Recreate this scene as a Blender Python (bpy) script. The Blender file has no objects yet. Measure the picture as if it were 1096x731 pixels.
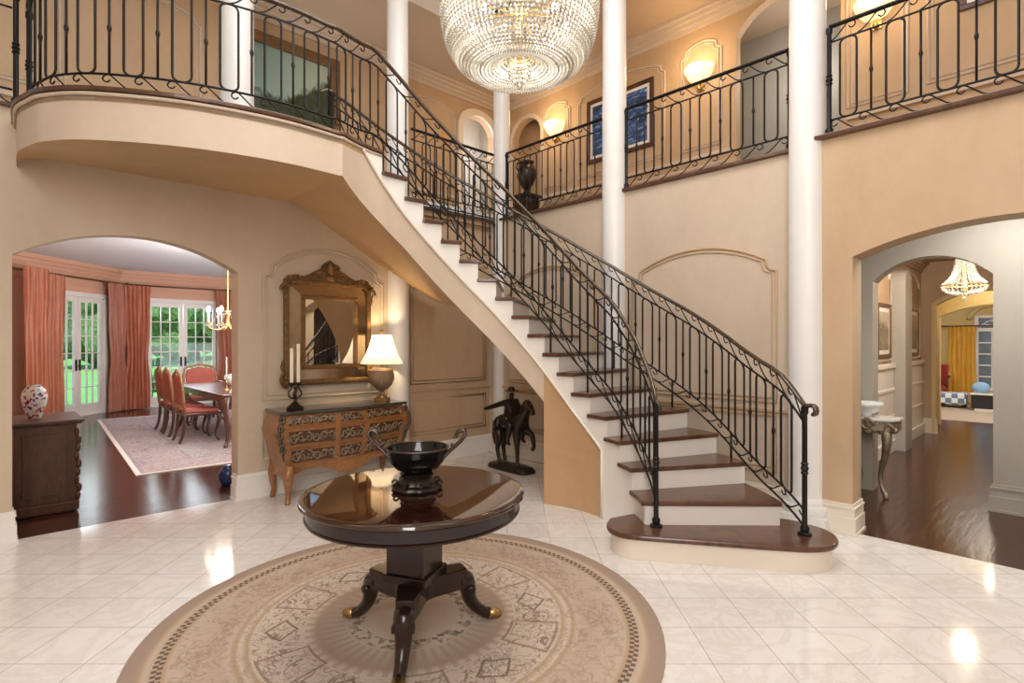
import bpy, bmesh, math, random
from mathutils import Vector, Matrix
random.seed(7)
PI = math.pi
S = bpy.context.scene
COL = S.collection
CX, SX = .6938, .7202            # camera forward direction in room axes
def W(R, D, z=0.0):              # right / depth distances from the viewpoint -> room axes
    return Vector((CX*D + SX*R, SX*D - CX*R, z))
ZG = 3.14                        # upper floor level
RISE = ZG/18

# ------------------------------------------------------------------ materials
class NG:
    def __init__(s, name):
        s.m = bpy.data.materials.new(name); s.m.use_nodes = True
        s.t = s.m.node_tree; s.n = s.t.nodes; s.l = s.t.links
        s.b = s.n['Principled BSDF']; s.out = s.n['Material Output']
    def node(s, typ, **kw):
        n = s.n.new(typ)
        for k, v in kw.items(): setattr(n, k, v)
        return n
    def setin(s, sock, v):
        if hasattr(v, 'is_output'): s.l.new(v, sock)
        elif isinstance(v, (tuple, list)) and len(v) == 3 and sock.type == 'RGBA': sock.default_value = (*v, 1)
        else: sock.default_value = v
    def math(s, op, a, b=None, c=None):
        n = s.node('ShaderNodeMath', operation=op)
        s.setin(n.inputs[0], a)
        if b is not None: s.setin(n.inputs[1], b)
        if c is not None: s.setin(n.inputs[2], c)
        return n.outputs[0]
    def mix(s, f, a, b, blend='MIX'):
        n = s.node('ShaderNodeMix', data_type='RGBA', blend_type=blend)
        s.setin(n.inputs[0], f); s.setin(n.inputs[6], a); s.setin(n.inputs[7], b)
        return n.outputs[2]
    def coord(s, rot=(0,0,0), scale=(1,1,1), loc=(0,0,0), kind='Object'):
        tc = s.node('ShaderNodeTexCoord'); mp = s.node('ShaderNodeMapping')
        mp.inputs['Rotation'].default_value = rot; mp.inputs['Scale'].default_value = scale; mp.inputs['Location'].default_value = loc
        s.l.new(tc.outputs[kind], mp.inputs[0]); return mp.outputs[0]
    def noise(s, vec, scale, detail=3, rough=.5, dist=0):
        n = s.node('ShaderNodeTexNoise'); n.inputs['Scale'].default_value = scale; n.inputs['Detail'].default_value = detail
        n.inputs['Roughness'].default_value = rough; n.inputs['Distortion'].default_value = dist
        if vec is not None: s.l.new(vec, n.inputs['Vector'])
        return n.outputs['Fac']
    def voro(s, vec, scale, feature='F1'):
        n = s.node('ShaderNodeTexVoronoi', feature=feature); n.inputs['Scale'].default_value = scale
        if vec is not None: s.l.new(vec, n.inputs['Vector'])
        return n
    def ramp(s, f, stops, interp='LINEAR'):
        n = s.node('ShaderNodeValToRGB'); cr = n.color_ramp; cr.interpolation = interp
        while len(cr.elements) < len(stops): cr.elements.new(.5)
        for e, (p, c) in zip(cr.elements, stops):
            e.position = p; e.color = (*c, 1) if len(c) == 3 else c
        s.setin(n.inputs[0], f); return n.outputs[0]
    def set(s, name, v): s.setin(s.b.inputs[name], v)
    def bump(s, h, strength=.3, dist=.01):
        n = s.node('ShaderNodeBump'); n.inputs['Strength'].default_value = strength; n.inputs['Distance'].default_value = dist
        s.l.new(h, n.inputs['Height']); s.l.new(n.outputs[0], s.b.inputs['Normal'])

def plain(name, c, rough=.5, metal=0, var=.12, scale=9, coat=0, emit=None, es=0, bump=0):
    g = NG(name); v = g.coord()
    f = g.noise(v, scale, 4)
    g.set('Base Color', g.mix(f, tuple(x*(1-var) for x in c), tuple(min(1, x*(1+var)) for x in c)))
    g.set('Roughness', rough); g.set('Metallic', metal)
    if coat: g.set('Coat Weight', coat); g.set('Coat Roughness', .05)
    if emit: g.set('Emission Color', emit); g.set('Emission Strength', es)
    if bump: g.bump(g.noise(v, scale*6, 4), bump, .01)
    return g.m
def plaster(name, c1, c2):
    g = NG(name); v = g.coord(scale=(1.2, 1.2, .55))
    f = g.noise(v, 1.6, 5, .62, .4); f2 = g.noise(g.coord(), 14, 4)
    c = g.mix(g.ramp(f, [(.3, (0,0,0)), (.7, (1,1,1))]), c1, c2)
    g.set('Base Color', g.mix(g.math('MULTIPLY', f2, .16), c, (.3, .2, .12)))
    g.set('Roughness', .55); g.set('Specular IOR Level', .3); return g.m
def wood(name, c1, c2, rough=.3, scale=(2,14,14), coat=0, freq=3):
    g = NG(name); v = g.coord(scale=scale)
    f = g.noise(v, freq, 6, .6, 1.2)
    g.set('Base Color', g.mix(g.ramp(f, [(.32,(0,0,0)),(.68,(1,1,1))]), c1, c2)); g.set('Roughness', rough)
    if coat: g.set('Coat Weight', coat); g.set('Coat Roughness', .03); g.set('Coat IOR', 1.62 if coat == 1.0 else 1.45)
    return g.m
def plank_floor(name, rot):
    g = NG(name); v = g.coord(rot=(0,0,rot))
    b = g.node('ShaderNodeTexBrick'); g.l.new(v, b.inputs['Vector'])
    b.offset = .37; b.inputs['Scale'].default_value = 1; b.inputs['Brick Width'].default_value = 1.1; b.inputs['Row Height'].default_value = .085
    b.inputs['Mortar Size'].default_value = .0015; b.inputs['Mortar Smooth'].default_value = .2
    b.inputs['Color1'].default_value = (.055,.016,.008,1); b.inputs['Color2'].default_value = (.105,.032,.016,1); b.inputs['Mortar'].default_value = (.012,.005,.004,1)
    st = g.noise(g.coord(rot=(0,0,rot), scale=(1.2,22,1)), 3, 5, .6, .5)
    g.set('Base Color', g.mix(st, b.outputs['Color'], (.03,.01,.006), 'MIX'))
    g.set('Roughness', g.math('MULTIPLY_ADD', st, .14, .12)); g.set('Specular IOR Level', .6)
    g.bump(g.noise(g.coord(rot=(0,0,rot), scale=(1,6,1)), 3, 3), .12, .02); return g.m
def tile_floor():
    g = NG('marble_tiles'); v = g.coord(rot=(0,0,math.radians(43.93)), loc=(.04,.08,0))
    b = g.node('ShaderNodeTexBrick'); g.l.new(v, b.inputs['Vector']); b.offset = 0
    b.inputs['Scale'].default_value = 1; b.inputs['Brick Width'].default_value = .325; b.inputs['Row Height'].default_value = .325
    b.inputs['Mortar Size'].default_value = .0022; b.inputs['Mortar Smooth'].default_value = .3
    b.inputs['Color1'].default_value = (.765,.73,.70,1); b.inputs['Color2'].default_value = (.725,.685,.65,1); b.inputs['Mortar'].default_value = (.36,.325,.30,1)
    f = g.noise(g.coord(), 3.2, 6, .65, 1.5)
    vein = g.ramp(f, [(.42,(1,1,1)),(.5,(.86,.83,.8)),(.58,(1,1,1))])
    g.set('Base Color', g.mix(.6, b.outputs['Color'], vein, 'MULTIPLY')); g.set('Roughness', .09); g.set('Specular IOR Level', .6)
    return g.m
M = {}
M['wall'] = plaster('peach_plaster', (.58,.42,.275), (.50,.345,.21))
M['wall_light'] = plaster('pale_peach_plaster', (.64,.53,.42), (.565,.455,.355))
M['wall_left'] = plaster('daylight_tinted_plaster', (.63,.525,.405), (.56,.455,.34))  # hall plaster made greyer, with the daylight tint put into its colour
M['wall_up'] = plaster('warm_ochre_plaster', (.56,.40,.25), (.48,.33,.20))
M['stringer'] = plaster('stringer_plaster', (.62,.495,.375), (.56,.435,.32))
M['under'] = plaster('amber_shade_plaster', (.56,.37,.205), (.49,.31,.165))  # warm shade below stairs and balcony put into the plaster colour
M['grey'] = plaster('grey_plaster', (.44,.42,.37), (.39,.37,.325))
M['salmon'] = plaster('salmon_plaster', (.74,.44,.31), (.68,.39,.27))
M['yellow'] = plaster('yellow_plaster', (.78,.63,.32), (.72,.56,.27))
M['ceil'] = plain('taupe_ceiling', (.50,.38,.27), .7, var=.03)
M['white_ceil'] = plain('white_ceiling', (.82,.86,.90), .7, var=.02)
M['white'] = plain('white_paint', (.82,.79,.75), .35, var=.03)
M['cream'] = plain('cream_paint', (.78,.70,.60), .4, var=.03)
M['column'] = plain('column_white', (.80,.79,.78), .35, var=.03)
M['tile'] = tile_floor()
M['plank'] = plank_floor('mahogany_planks', 0)
M['tread'] = wood('tread_wood', (.052,.019,.009), (.125,.052,.025), .28, (3,3,3), .3)
M['mahogany'] = wood('dark_mahogany', (.010,.003,.002), (.034,.009,.005), .05, (2,9,9), 1.0)
M['mahog_leg'] = wood('ebonised_mahogany', (.008,.004,.0035), (.022,.007,.005), .22, (6,6,6), .15)
M['walnut'] = wood('walnut', (.042,.014,.007), (.095,.035,.016), .40, (9,2,2), .1)
M['table_walnut'] = wood('table_walnut', (.055,.018,.008), (.12,.042,.017), .3, (9,2,2), .2)
M['gold_wood'] = wood('carved_fruitwood', (.20,.085,.030), (.36,.17,.065), .32, (6,6,6), .3)
M['fruitwood'] = wood('honey_fruitwood', (.20,.078,.024), (.36,.155,.052), .32, (3,12,12), .3)
M['iron'] = plain('black_iron', (.012,.011,.011), .42, .55, .3, 30)
M['rail'] = wood('bronzed_handrail', (.018,.011,.007), (.085,.046,.020), .22, (8,8,8), .6)
M['brass'] = plain('antique_brass', (.50,.33,.13), .3, .95, .2, 20)
M['gilt'] = plain('gilt_carving', (.19,.105,.042), .36, .7, .6, 30, bump=.6)
M['urn'] = plain('mottled_bronze_urn', (.34,.23,.14), .4, .55, .4, 40, bump=.8)
M['gilt_lt'] = plain('bright_gilt', (.75,.50,.19), .28, .9, .2, 20)
M['bronze'] = plain('dark_bronze', (.036,.026,.020), .3, .6, .4, 18)
M['mount'] = plain('tarnished_bronze_mount', (.13,.105,.075), .38, .8, .5, 34, bump=.5)
M['stone'] = plain('black_marble', (.045,.042,.04), .12, 0, .6, 7, .4)
M['blackglaze'] = plain('black_lacquer', (.004,.004,.004), .10, 0, .2, 9)
M['pewter'] = plain('dark_pewter', (.085,.062,.05), .32, .75, .4, 26)
M['silk'] = plain('terracotta_silk', (.52,.185,.10), .45, 0, .3, 5)
M['silk2'] = plain('rust_silk', (.42,.15,.09), .45, 0, .3, 5)
M['yellowsilk'] = plain('golden_silk', (.68,.38,.05), .5, 0, .2, 5)
M['red'] = plain('red_stripe_fabric', (.34,.075,.05), .7, 0, .25, 9)
M['wax'] = plain('cream_wax', (.85,.78,.62), .45, var=.03)
M['glow'] = plain('candle_glow', (1,.9,.7), .5, emit=(1,.82,.5), es=14)
M['lead'] = plain('olive_leaf', (.06,.13,.035), .6, 0, .5, 5)
M['navy'] = plain('navy_ceramic', (.02,.04,.12), .2, var=.2)
M['bluefab'] = plain('blue_fabric', (.25,.42,.62), .8, var=.2)
M['porcelain'] = plain('white_porcelain', (.78,.82,.80), .18, var=.05)
M['redwax'] = plain('crimson_ceramic', (.28,.015,.03), .3)
M['lawn'] = plain('lawn_grass', (.16,.46,.12), .9, 0, .35, 3)
M['terrace'] = plain('terrace_stone', (.42,.40,.38), .8, 0, .15, 3)
M['marbletop'] = plain('pale_marble', (.72,.70,.66), .15, var=.1)
M['silvergilt'] = plain('silver_gilt_carving', (.30,.25,.17), .4, .65, .5, 30, bump=.5)
M['charcoal'] = plain('charcoal_bench', (.02,.02,.022), .5)
M['carpet'] = plain('beige_carpet', (.42,.33,.25), .95, var=.15, scale=40)
g = NG('mirror_glass'); g.set('Base Color', (.80,.79,.76)); g.set('Metallic', 1.0); g.set('Roughness', .015); M['mirror'] = g.m
M['oldmirror'] = plain('antique_mirror_strip', (.42,.34,.24), .12, .95, .25, 12)
M['carving'] = plain('bronze_relief', (.27,.21,.13), .34, .7, .4, 30)
M['panelwood'] = wood('rosewood_panel', (.045,.014,.007), (.12,.04,.018), .35, (5,9,9), .2)
g = NG('window_glass'); tr = g.node('ShaderNodeBsdfTransparent'); gl = g.node('ShaderNodeBsdfGlossy'); gl.inputs['Roughness'].default_value = .02
fr = g.node('ShaderNodeFresnel'); fr.inputs[0].default_value = 1.45; mx = g.node('ShaderNodeMixShader')
geo = g.node('ShaderNodeNewGeometry'); g.l.new(g.math('MULTIPLY', fr.outputs[0], g.math('SUBTRACT', 1.0, geo.outputs['Backfacing'])), mx.inputs[0]); g.l.new(tr.outputs[0], mx.inputs[1]); g.l.new(gl.outputs[0], mx.inputs[2]); g.l.new(mx.outputs[0], g.out.inputs[0]); M['glass'] = g.m
g = NG('lamp_shade_fabric'); tl = g.node('ShaderNodeBsdfTranslucent'); tl.inputs[0].default_value = (.95,.85,.68,1)
g.set('Base Color', (.86,.80,.70)); g.set('Roughness', .8); g.set('Emission Color', (1,.86,.66)); g.set('Emission Strength', .85)
mx = g.node('ShaderNodeMixShader'); mx.inputs[0].default_value = .5; g.l.new(g.b.outputs[0], mx.inputs[1]); g.l.new(tl.outputs[0], mx.inputs[2]); g.l.new(mx.outputs[0], g.out.inputs[0]); M['shade'] = g.m
g = NG('sconce_shade'); g.set('Base Color', (.9,.75,.5)); g.set('Emission Color', (1,.72,.36))
w = g.node('ShaderNodeTexWave'); w.inputs['Scale'].default_value = 9; g.l.new(g.coord(), w.inputs[0])
g.set('Emission Strength', g.math('MULTIPLY_ADD', w.outputs['Fac'], .9, .75)); M['sconce'] = g.m
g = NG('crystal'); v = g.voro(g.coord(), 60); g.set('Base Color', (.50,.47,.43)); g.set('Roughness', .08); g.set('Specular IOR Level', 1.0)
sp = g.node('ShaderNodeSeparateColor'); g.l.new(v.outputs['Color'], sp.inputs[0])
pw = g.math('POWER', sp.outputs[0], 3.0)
g.set('Emission Color', (1,.90,.74)); g.set('Emission Strength', g.math('MULTIPLY_ADD', pw, .55, .015)); g.set('Metallic', g.math('MULTIPLY', sp.outputs[1], .6)); M['crystal'] = g.m  # random emission per cell paints the sparkle of the crystals
# carved bronze panels of the commode
g = NG('carved_bronze_panel'); v = g.coord(); vo = g.voro(v, 26, 'DISTANCE_TO_EDGE'); n = g.noise(v, 18, 4, .6, 1.5)
f = g.math('MULTIPLY', g.math('GREATER_THAN', n, .5), 1.0)
h = g.math('SUBTRACT', n, vo.outputs['Distance'])
g.set('Base Color', g.mix(g.ramp(h, [(.30,(0,0,0)),(.50,(1,1,1))]), (.075,.026,.013), (.25,.18,.10))); g.set('Metallic', .35); g.set('Roughness', .38); g.bump(h, .8, .02); M['panel'] = g.m
# painted vase
g = NG('imari_porcelain'); v = g.coord(); vo = g.voro(v, 52); sp = g.node('ShaderNodeSeparateColor'); g.l.new(vo.outputs['Color'], sp.inputs[0])
g.set('Base Color', g.ramp(sp.outputs[0], [(0,(.75,.75,.76)),(.45,(.05,.07,.22)),(.62,(.72,.72,.74)),(.78,(.42,.06,.05)),(.9,(.6,.6,.62))], 'CONSTANT')); g.set('Roughness', .12); M['imari'] = g.m
# gingham
g = NG('blue_gingham'); ck = g.node('ShaderNodeTexChecker'); ck.inputs['Scale'].default_value = 9; ck.inputs[1].default_value = (.85,.87,.9,1); ck.inputs[2].default_value = (.16,.25,.42,1); g.l.new(g.coord(), ck.inputs[0]); g.set('Base Color', ck.outputs[0]); g.set('Roughness', .9); M['gingham'] = g.m
def round_rug():
    g = NG('round_rug_wool'); v = g.coord(); sx = g.node('ShaderNodeSeparateXYZ'); g.l.new(v, sx.inputs[0])
    x, y = sx.outputs[0], sx.outputs[1]
    r = g.math('SQRT', g.math('ADD', g.math('MULTIPLY', x, x), g.math('MULTIPLY', y, y))); a = g.math('ARCTAN2', y, x)
    band = lambda lo, hi: g.math('MULTIPLY', g.math('GREATER_THAN', r, lo), g.math('LESS_THAN', r, hi))
    rr = g.math('DIVIDE', r, 1.33)
    T = (.51,.41,.325); TD = (.37,.275,.21); G = (.42,.285,.165); L = (.60,.51,.425); BR = (.19,.13,.10)
    base = g.ramp(rr, [(0,L),(.13,T),(.22,L),(.37,TD),(.40,L),(.60,L),(.61,G),(.635,L),(.65,G),(.67,T),(.70,(.47,.35,.26)),(.85,T),(.865,G),(.92,T),(.935,G),(.945,(.33,.245,.19)),(1,(.30,.22,.17))])
    # sunburst rays
    ray = g.math('GREATER_THAN', g.math('SINE', g.math('MULTIPLY', a, 52)), .1)
    c = g.mix(g.math('MULTIPLY', g.math('MULTIPLY', ray, band(.35,.55)), .62), base, TD)
    # scrolling linework
    n1 = g.noise(v, 7.5, 3, .5, 1.6); ln = g.math('LESS_THAN', g.math('ABSOLUTE', g.math('SUBTRACT', n1, .5)), .017)
    n3 = g.noise(v, 15, 2, .5, 1.0); ln2 = g.math('LESS_THAN', g.math('ABSOLUTE', g.math('SUBTRACT', n3, .5)), .03)
    c = g.mix(g.math('MULTIPLY', g.math('MULTIPLY', ln, band(.56,.79)), .9), c, BR)
    c = g.mix(g.math('MULTIPLY', g.math('MULTIPLY', ln2, band(.56,1.13)), .55), c, (.30,.215,.16))
    # cartouches: alternating diamonds and framed boxes between the rings
    k = 6
    am = g.math('SUBTRACT', g.math('FRACT', g.math('MULTIPLY', a, k/(2*PI))), .5)
    sa = g.math('MULTIPLY', am, 2*PI*.66/k); sr = g.math('SUBTRACT', r, .665)
    dm = g.math('ADD', g.math('ABSOLUTE', sa), g.math('MULTIPLY', g.math('ABSOLUTE', sr), 1.3))
    dl = g.math('LESS_THAN', g.math('ABSOLUTE', g.math('SUBTRACT', dm, .10)), .010)
    c = g.mix(g.math('MULTIPLY', dl, .9), c, (.12,.085,.07))
    am2 = g.math('SUBTRACT', g.math('FRACT', g.math('MULTIPLY_ADD', a, k/(2*PI), .5)), .5)
    bx = g.math('MAXIMUM', g.math('ABSOLUTE', g.math('MULTIPLY', am2, 2*PI*.66/k)), g.math('ABSOLUTE', sr))
    bl = g.math('LESS_THAN', g.math('ABSOLUTE', g.math('SUBTRACT', bx, .118)), .007)
    c = g.mix(g.math('MULTIPLY', bl, .75), c, (.20,.12,.075))
    # flower sprays in the outer field
    n2 = g.noise(v, 3.4, 2, .5, .5); fl = g.noise(v, 34, 3, .6, .8)
    spray = g.math('MULTIPLY', g.math('MULTIPLY', g.math('GREATER_THAN', n2, .53), g.math('GREATER_THAN', fl, .52)), band(.9,1.11))
    c = g.mix(g.math('MULTIPLY', spray, .7), c, (.30,.205,.16))
    # wreath
    wv = g.voro(v, 40); sp = g.node('ShaderNodeSeparateColor'); g.l.new(wv.outputs['Color'], sp.inputs[0])
    wr = g.math('MULTIPLY', band(.255,.335), g.math('GREATER_THAN', sp.outputs[0], .45))
    c = g.mix(g.math('MULTIPLY', wr, .9), c, g.mix(sp.outputs[1], (.06,.045,.04), (.45,.36,.28)))
    # dashed dark check border
    row = g.math('FLOOR', g.math('DIVIDE', g.math('SUBTRACT', r, 1.155), .022))
    ph = g.math('MULTIPLY_ADD', row, .5, g.math('MULTIPLY', a, 180/(2*PI)))
    dash = g.math('MULTIPLY', g.math('LESS_THAN', g.math('FRACT', ph), .55), band(1.155,1.199))
    c = g.mix(dash, c, (.06,.045,.038))
    fine = g.noise(v, 120, 2); c = g.mix(g.math('MULTIPLY', fine, .3), c, (.30,.22,.17))
    c = g.mix(g.math('MULTIPLY', g.noise(v, 5, 4), .22), c, (.34,.22,.15))
    g.set('Base Color', c); g.set('Roughness', .95); g.bump(fine, .2, .005); return g.m
M['rug'] = round_rug()
def persian():
    g = NG('persian_rug_wool'); v = g.coord(); sx = g.node('ShaderNodeSeparateXYZ'); g.l.new(v, sx.inputs[0])
    dx = g.math('SUBTRACT', 2.0, g.math('ABSOLUTE', sx.outputs[0])); dy = g.math('SUBTRACT', 2.85, g.math('ABSOLUTE', sx.outputs[1]))
    e = g.math('MINIMUM', dx, dy)
    vo = g.voro(v, 9); sp = g.node('ShaderNodeSeparateColor'); g.l.new(vo.outputs['Color'], sp.inputs[0])
    fine = g.noise(v, 8.5, 5, .72, 1.2)
    pat = g.ramp(fine, [(.36,(.05,.06,.12)),(.43,(.34,.27,.27)),(.49,(.52,.47,.45)),(.53,(.13,.12,.17)),(.57,(.48,.42,.40)),(.62,(.30,.07,.06)),(.69,(.45,.40,.37))])
    bd = g.ramp(g.math('DIVIDE', e, 1.0), [(0,(.75,.70,.62)),(.055,(.20,.18,.22)),(.09,(.5,.36,.33)),(.62,(.16,.16,.2)),(.67,(.5,.42,.38))], 'CONSTANT')
    g.set('Base Color', g.mix(g.math('MULTIPLY', g.math('GREATER_THAN', e, .05), .8), bd, pat)); g.set('Roughness', .95); return g.m
M['persian'] = persian()
def painting(name, sky, land, dark, z0, z1, scale=3):
    g = NG(name); v = g.coord(); sx = g.node('ShaderNodeSeparateXYZ'); g.l.new(v, sx.inputs[0])
    n = g.noise(v, scale, 5, .6, .6)
    h = g.math('ADD', g.math('DIVIDE', g.math('SUBTRACT', sx.outputs[2], z0), z1-z0), g.math('MULTIPLY_ADD', n, .5, -.25))
    g.set('Base Color', g.ramp(h, [(.1,dark),(.36,land),(.48,dark),(.56,sky),(1,tuple(min(1,q*1.35) for q in sky))])); g.set('Roughness', .2); return g.m
def landscape():
    g = NG('landscape_canvas'); v = g.coord(); sx = g.node('ShaderNodeSeparateXYZ'); g.l.new(v, sx.inputs[0])
    n = g.noise(v, 5, 6, .7, .8); x = g.math('ADD', sx.outputs[0], .5)
    hill = g.math('MULTIPLY_ADD', n, .55, g.math('MULTIPLY_ADD', g.math('MAXIMUM', g.math('SUBTRACT', x, .5), 0), .75, -.72))
    d = g.math('SUBTRACT', sx.outputs[2], hill)
    sky = g.mix(g.math('MULTIPLY_ADD', sx.outputs[0], .7, .4), (.17,.29,.28), (.44,.47,.33))
    tree = g.mix(g.noise(v, 16, 4), (.006,.011,.008), (.06,.075,.025))
    g.set('Base Color', g.mix(g.ramp(d, [(.48,(0,0,0)),(.56,(1,1,1))]), tree, sky)); g.set('Roughness', .15); return g.m
M['landscape'] = landscape()
g = NG('blue_print'); v = g.coord(scale=(1,1,2.6)); n = g.noise(v, 5, 6, .65, 1.2)
g.set('Base Color', g.ramp(n, [(.34,(.006,.012,.03)),(.47,(.03,.075,.20)),(.56,(.06,.14,.34)),(.66,(.30,.40,.55))])); g.set('Roughness', .12); M['bluephoto'] = g.m
M['tanprint'] = painting('tan_print', (.45,.38,.28), (.25,.20,.13), (.12,.09,.06), -.5, .6, 6)
g = NG('leaf_mass'); v = g.coord(); n = g.noise(v, 6, 5, .75); g.set('Base Color', g.ramp(n, [(.33,(.02,.05,.025)),(.5,(.09,.20,.07)),(.62,(.22,.36,.13)),(.72,(.45,.36,.26))])); g.set('Roughness', .8); g.bump(n, 1, .2); M['foliage'] = g.m
M['bare'] = plain('bare_hedge', (.10,.11,.12), .9, 0, .9, 4)

# ------------------------------------------------------------------ mesh builder
class MB:
    def __init__(s): s.v = []; s.f = []
    def add(s, vs, fs):
        o = len(s.v); s.v += [tuple(p) for p in vs]; s.f += [tuple(i+o for i in q) for q in fs]; return s
    def box(s, c, d, rz=0, mat=None):
        x, y, z = d[0]/2, d[1]/2, d[2]/2
        vs = [Vector((sx*x, sy*y, sz*z)) for sz in (-1,1) for sy in (-1,1) for sx in (-1,1)]
        m = mat or Matrix.Rotation(rz, 3, 'Z')
        vs = [m @ p + Vector(c) for p in vs]
        return s.add(vs, [(0,2,3,1),(4,5,7,6),(0,1,5,4),(2,6,7,3),(0,4,6,2),(1,3,7,5)])
    def bx(s, x0, x1, y0, y1, z0, z1): return s.box(((x0+x1)/2,(y0+y1)/2,(z0+z1)/2), (x1-x0,y1-y0,z1-z0))
    def bar(s, a, b, w, h):
        a, b = Vector(a), Vector(b); d = b-a; L = d.length; x = d.normalized()
        up = Vector((0,0,1)) if abs(x.z) < .95 else Vector((1,0,0))
        y = up.cross(x).normalized(); z = x.cross(y)
        return s.box((a+b)/2, (L, w, h), mat=Matrix((x,y,z)).transposed())
    def tube(s, pts, r, n=8, closed=False, flat=1.0, cap=True):
        pts = [Vector(p) for p in pts]; N = len(pts)
        rs = r if isinstance(r, (list, tuple)) else [r]*N
        tans = []
        for i in range(N):
            a = pts[i-1] if (i > 0 or closed) else pts[0]; b = pts[(i+1) % N] if (i < N-1 or closed) else pts[-1]
            t = (b-a); tans.append(t.normalized() if t.length > 1e-9 else Vector((0,0,1)))
        ref = Vector((0,0,1)) if abs(tans[0].z) < .9 else Vector((1,0,0))
        nrm = (ref - tans[0]*ref.dot(tans[0])).normalized(); vs = []
        for i in range(N):
            nrm = nrm - tans[i]*nrm.dot(tans[i])
            nrm = nrm.normalized() if nrm.length > 1e-6 else tans[i].orthogonal().normalized()
            bn = tans[i].cross(nrm)
            for k in range(n):
                a = 2*PI*k/n; vs.append(pts[i] + (nrm*math.cos(a)*flat + bn*math.sin(a))*rs[i])
        fs = []
        for i in range(N if closed else N-1):
            j = (i+1) % N
            for k in range(n):
                k2 = (k+1) % n; fs.append((i*n+k, i*n+k2, j*n+k2, j*n+k))
        if not closed and cap: fs += [tuple(range(n))[::-1], tuple((N-1)*n+k for k in range(n))]
        return s.add(vs, fs)
    def lathe(s, prof, n=24, c=(0,0,0), a0=0, a1=2*PI, rib=0, ribn=0):
        full = abs(a1-a0-2*PI) < 1e-6; m = n if full else n+1; vs = []
        for r, z in prof:
            for k in range(m):
                a = a0+(a1-a0)*k/n; q = r*(1+rib*math.cos(a*ribn)) if rib else r
                vs.append((c[0]+q*math.cos(a), c[1]+q*math.sin(a), c[2]+z))
        fs = []
        for i in range(len(prof)-1):
            for k in range(n):
                k2 = (k+1) % m; fs.append((i*m+k, i*m+k2, (i+1)*m+k2, (i+1)*m+k))
        return s.add(vs, fs)
    def prism(s, poly, z0, z1):
        n = len(poly); vs = [(p[0],p[1],z0) for p in poly]+[(p[0],p[1],z1) for p in poly]
        return s.add(vs, [tuple(range(n))[::-1], tuple(range(n,2*n))]+[(i,(i+1)%n,n+(i+1)%n,n+i) for i in range(n)])
    def grid(s, rows, close_u=False):
        m = len(rows[0]); vs = [p for r in rows for p in r]; fs = []
        for i in range(len(rows)-1):
            for k in range(m if close_u else m-1):
                k2 = (k+1) % m; fs.append((i*m+k, i*m+k2, (i+1)*m+k2, (i+1)*m+k))
        return s.add(vs, fs)
    def ball(s, c, r, n=12, m=8, sc=(1,1,1)):
        return s.lathe2(c, r, n, m, sc)
    def lathe2(s, c, r, n, m, sc):
        rows = []
        for i in range(m+1):
            t = PI*i/m; q = max(math.sin(t), .001)
            rows.append([(c[0]+r*sc[0]*q*math.cos(2*PI*k/n), c[1]+r*sc[1]*q*math.sin(2*PI*k/n), c[2]-r*sc[2]*math.cos(t)) for k in range(n)])
        return s.grid(rows, True)
    def octa(s, c, r, h=None):
        h = h or r; x, y, z = c
        return s.add([(x+r,y,z),(x,y+r,z),(x-r,y,z),(x,y-r,z),(x,y,z+h),(x,y,z-h)], [(0,1,4),(1,2,4),(2,3,4),(3,0,4),(1,0,5),(2,1,5),(3,2,5),(0,3,5)])
    def build(s, name, mat, parent=None, smooth=False, bevel=0, sub=0, loc=None, fix=True):
        me = bpy.data.meshes.new(name); me.from_pydata(s.v, [], s.f)
        if fix:
            b = bmesh.new(); b.from_mesh(me); bmesh.ops.recalc_face_normals(b, faces=b.faces); b.to_mesh(me); b.free()
        me.materials.append(M[mat] if isinstance(mat, str) else mat)
        o = bpy.data.objects.new(name, me); COL.objects.link(o)
        if parent: o.parent = parent
        if loc: o.location = loc
        if smooth:
            for p in me.polygons: p.use_smooth = True
            if smooth == 'auto': me.set_sharp_from_angle(angle=math.radians(40))
        if bevel:
            m = o.modifiers.new('Bevel', 'BEVEL'); m.width = bevel; m.segments = 2; m.limit_method = 'ANGLE'
        if sub:
            m = o.modifiers.new('Sub', 'SUBSURF'); m.levels = sub; m.render_levels = sub
        return o
def tag(o, label, cat, group=None):
    o['label'] = label; o['category'] = cat
    if group: o['group'] = group
    return o
def thing(name, label, cat, loc=(0,0,0), rz=0, group=None):
    o = bpy.data.objects.new(name, None); COL.objects.link(o); o.location = loc; o.rotation_euler = (0,0,rz); o.empty_display_size = .1
    return tag(o, label, cat, group)
def struct(o): o['kind'] = 'structure'; return o
def dup(root, loc=None, rz=None, label=None):
    r = root.copy(); COL.objects.link(r)
    if loc is not None: r.location = loc
    if rz is not None: r.rotation_euler = (0,0,rz)
    if label: r['label'] = label
    for ch in list(root.children):
        c = ch.copy(); COL.objects.link(c); c.parent = r
        for gch in list(ch.children):
            d = gch.copy(); COL.objects.link(d); d.parent = c
    return r
def skin(name, pts, edges, mat, parent, root=0, sub=2):
    me = bpy.data.meshes.new(name); me.from_pydata([p[:3] for p in pts], edges, []); me.materials.append(M[mat])
    o = bpy.data.objects.new(name, me); COL.objects.link(o); o.parent = parent
    md = o.modifiers.new('Skin', 'SKIN')
    for i, p in enumerate(pts):
        d = me.skin_vertices[0].data[i]; rx = p[3]; ry = p[4] if len(p) > 4 else rx; d.radius = (rx, ry); d.use_root = (i == root)
    md.use_smooth_shade = True
    ms = o.modifiers.new('Sub', 'SUBSURF'); ms.levels = sub; ms.render_levels = sub
    return o
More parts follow.
